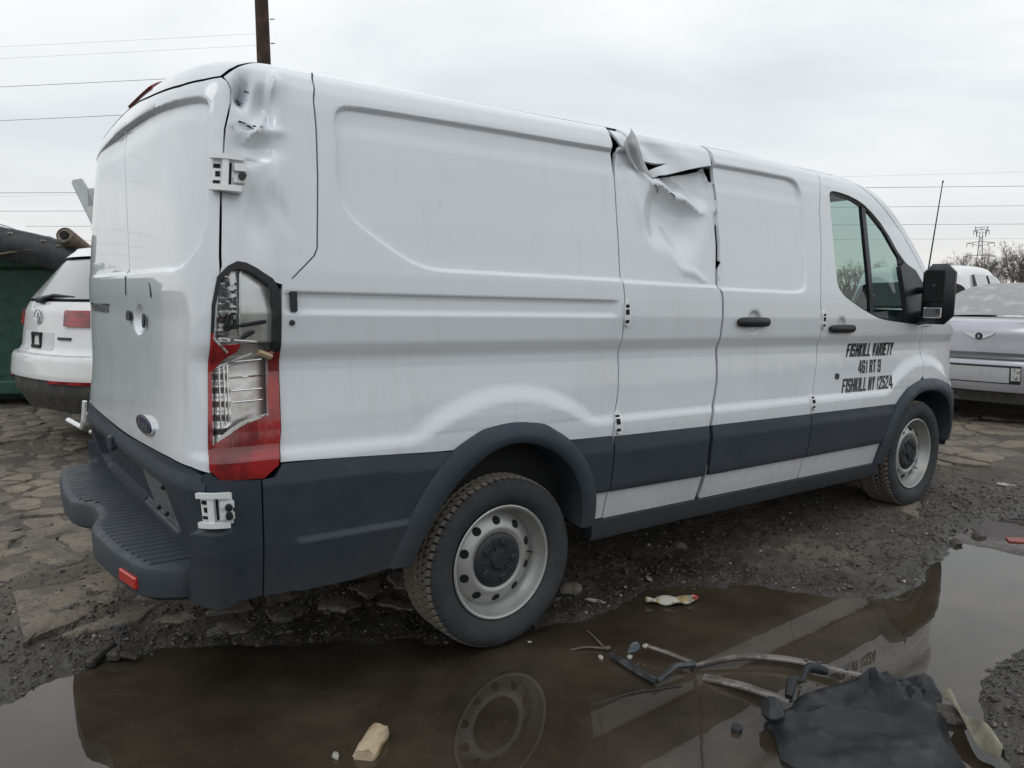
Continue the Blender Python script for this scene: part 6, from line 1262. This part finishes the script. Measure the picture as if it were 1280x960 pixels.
# the long spans pass behind the van and out on both sides
for k,(vl,vr,r,d) in enumerate(((229,226,.022,70),(252,252,.018,72),(270,277,.018,74),(289,297,.012,78),(244,203,.007,75))):
    wire(at(-500,vl-12,d),at(1700,vr-26,d*1.15),1.3,r,['highest bold wire crossing the sky to the right of the van','second wire down right of the van, above the pylon top','third wire down right of the van, level with the pylon head','lowest faint wire right of the van, crossing the pylon body','faintest wire, above the bold ones right of the van'][k],'long power lines across the sky',ext=.8)
M['galv']=mat('galvanised_steel',(.13,.13,.135),.6)
T0=at(1221,370,300); T0[2]=0
tw_=empty('transmission_tower',tuple(T0),(0,0,1.95)); tag(tw_,'lattice steel transmission tower above the bare trees at the right','transmission tower')
Hh=28.5; b=MB(); wd=lambda z: 3.2*(1-z/Hh*.80)
lv=[0,5,9.5,13.5,17,20,22.5,25]
for sx in (-1,1):
    for sy in (-1,1):
        b.tube([(sx*wd(z)/2*1.,sy*wd(z)/2,z) for z in lv],.13,4)
b.build('leg_frame',M['galv'],tw_)
b=MB()
for z0,z1 in zip(lv[:-1],lv[1:]):
    for s in (-1,1):
        for ax_ in (0,1):
            P=[(-wd(z0)/2,s*wd(z0)/2,z0),(wd(z1)/2,s*wd(z1)/2,z1)],[(wd(z0)/2,s*wd(z0)/2,z0),(-wd(z1)/2,s*wd(z1)/2,z1)]
            for p,q in P:
                if ax_: p,q=(p[1],p[0],p[2]),(q[1],q[0],q[2])
                b.tube([p,q],.06,3)
b.build('bracing',M['galv'],tw_)
for z,l in ((17.2,5.4),(22.3,4.6),(27,2.6)):
    b=MB(); b.tube([(-l,0,z),(0,0,z+.5),(l,0,z)],.12,4); b.tube([(-l,0,z),(0,0,z-1.1),(l,0,z)],.09,4)
    for x in (-l,l,-l*.55,l*.55): b.tube([(x,0,z),(x,0,z-1.6)],.10,4)
    b.build('cross_arm',M['galv'],tw_)
b=MB(); b.tube([(-1.4,0,24.5),(-2.1,0,28.6)],.14,4); b.tube([(1.4,0,24.5),(2.1,0,28.6)],.14,4); b.tube([(-2.0,0,28.2),(2.0,0,28.2)],.09,4); b.tube([(-.7,0,24.8),(0,0,28),(.7,0,24.8)],.10,4); b.build('head_frame',M['galv'],tw_)
# bare winter trees
M['bark']=mat('bare_winter_bark',(.105,.088,.078),.9,noise=[(.5,(.15,.125,.11),.4,.65)])
def tree_meshes(seed,h=9.,wide=.55,depth=5):
    r=np.random.default_rng(seed); tr=MB(); cr=MB()
    def br(p,d,l,rad,lev):
        n=3; pts=[p]; dd=d.copy()
        for k in range(n): dd=dd+r.normal(0,.10+.05*lev,3); dd[2]+=.06; dd/=np.linalg.norm(dd); pts.append(pts[-1]+dd*l/n)
        (tr if lev==0 else cr).tube(pts,np.linspace(rad,rad*.62,n+1),5 if lev==0 else 3,False)
        if lev>=depth: return
        for k in range(3 if lev<2 else r.integers(3,5)):
            f=r.uniform(.35,1.); i=min(int(f*n),n-1); q=pts[i]*(1-(f*n-i))+pts[i+1]*(f*n-i); a=r.normal(0,1,3); a-=dd*(a@dd); a/=np.linalg.norm(a); sp=r.uniform(.4,.95)*wide*1.5
            e=dd*math.cos(sp)+a*math.sin(sp); br(q,e,l*r.uniform(.55,.80),max(rad*.52,.014),lev+1)
    br(np.zeros(3),np.array([0,0,1.]),h*.36,h*.017,0); return tr,cr
protos=[]
for s_ in range(4):
    tr,cr=tree_meshes(20+s_,[9,10.5,8,11][s_],[.55,.45,.7,.5][s_],5); a=tr.build('trunk',M['bark'],None); c=cr.build('crown',M['bark'],None); protos.append((a.data,c.data)); bpy.data.objects.remove(a); bpy.data.objects.remove(c)
r_t=np.random.default_rng(77); k=0
for row,(d0,n_) in enumerate(((150,26),(185,32),(230,38))):
    for u_ in np.linspace(1010,1420,n_):
        uu=u_+r_t.uniform(-9,9); d=d0*r_t.uniform(.9,1.12); p=at(uu,368,d); j=r_t.integers(0,4); t_=empty('bare_tree',(p[0],p[1],-.3),(0,0,r_t.uniform(0,6.28))); sc=r_t.uniform(.85,1.35)*(1.0+.25*row)*(.85 if uu<1195 else 1.0)*(1.15 if uu>1255 else 1); t_.scale=(sc,sc,sc)
        tag(t_,'bare grey-brown winter tree in the tree line beyond the lot','tree','bare trees along the far edge of the lot')
        for nm,me in (('trunk',protos[j][0]),('crown',protos[j][1])): c=bpy.data.objects.new(nm,me); COL.objects.link(c); c.parent=t_
# the wood goes on all round the horizon
b=MB(); r_t=np.random.default_rng(5)
tv=[]
for s_ in range(2):
    tr,cr=tree_meshes(90+s_,9,.6,3); v=np.array(tr.v+cr.v); f=[tuple(q) for q in tr.f]+[tuple(i+len(tr.v) for i in q) for q in cr.f]; tv.append((v,np.array(f)))
VV=[];FF=[];o_=0
for i in range(520):
    a=2*math.pi*i/520+r_t.normal(0,.006); d=r_t.uniform(240,330); v,f=tv[i%2]; sc=r_t.uniform(.5,1.); c,s=math.cos(a*7),math.sin(a*7)
    q=np.c_[v[:,0]*c-v[:,1]*s,v[:,0]*s+v[:,1]*c,v[:,2]]*sc*[1.5,1.5,1]+[d*math.cos(a),d*math.sin(a),-.3]; VV.append(q);FF.append(f+o_);o_+=len(v)
M['wood_far']=mat('distant_bare_wood',(.12,.105,.098),.95)
tag(fast_mesh('distant_wood',np.vstack(VV),np.vstack(FF),M['wood_far']),kind='stuff')
# scrubby undergrowth below the far trees
VV=[];n_=9000; a=r_t.uniform(0,2*math.pi,n_); d=r_t.uniform(215,340,n_); hh=r_t.uniform(1.5,5.2,n_)*(.6+.8*(vnoise(a*20,d*.01,1.,3)+.5)); wv=r_t.uniform(.3,1.4,n_); lean=r_t.normal(0,.6,(n_,2))
px_,py_=d*np.cos(a),d*np.sin(a); tx,ty=-np.sin(a),np.cos(a)
V=np.stack([np.stack([px_-tx*wv,py_-ty*wv,np.full(n_,-.2)],-1),np.stack([px_+tx*wv,py_+ty*wv,np.full(n_,-.2)],-1),np.stack([px_+lean[:,0],py_+lean[:,1],hh],-1),np.stack([px_+np.cos(a)*wv,py_+np.sin(a)*wv,np.full(n_,-.2)],-1)],1).reshape(-1,3)
F=(np.array([(0,1,2),(1,3,2),(3,0,2)])[None]+(np.arange(n_)*4)[:,None,None]).reshape(-1,3)
tag(fast_mesh('distant_scrub',V,F,M['wood_far']),kind='stuff')
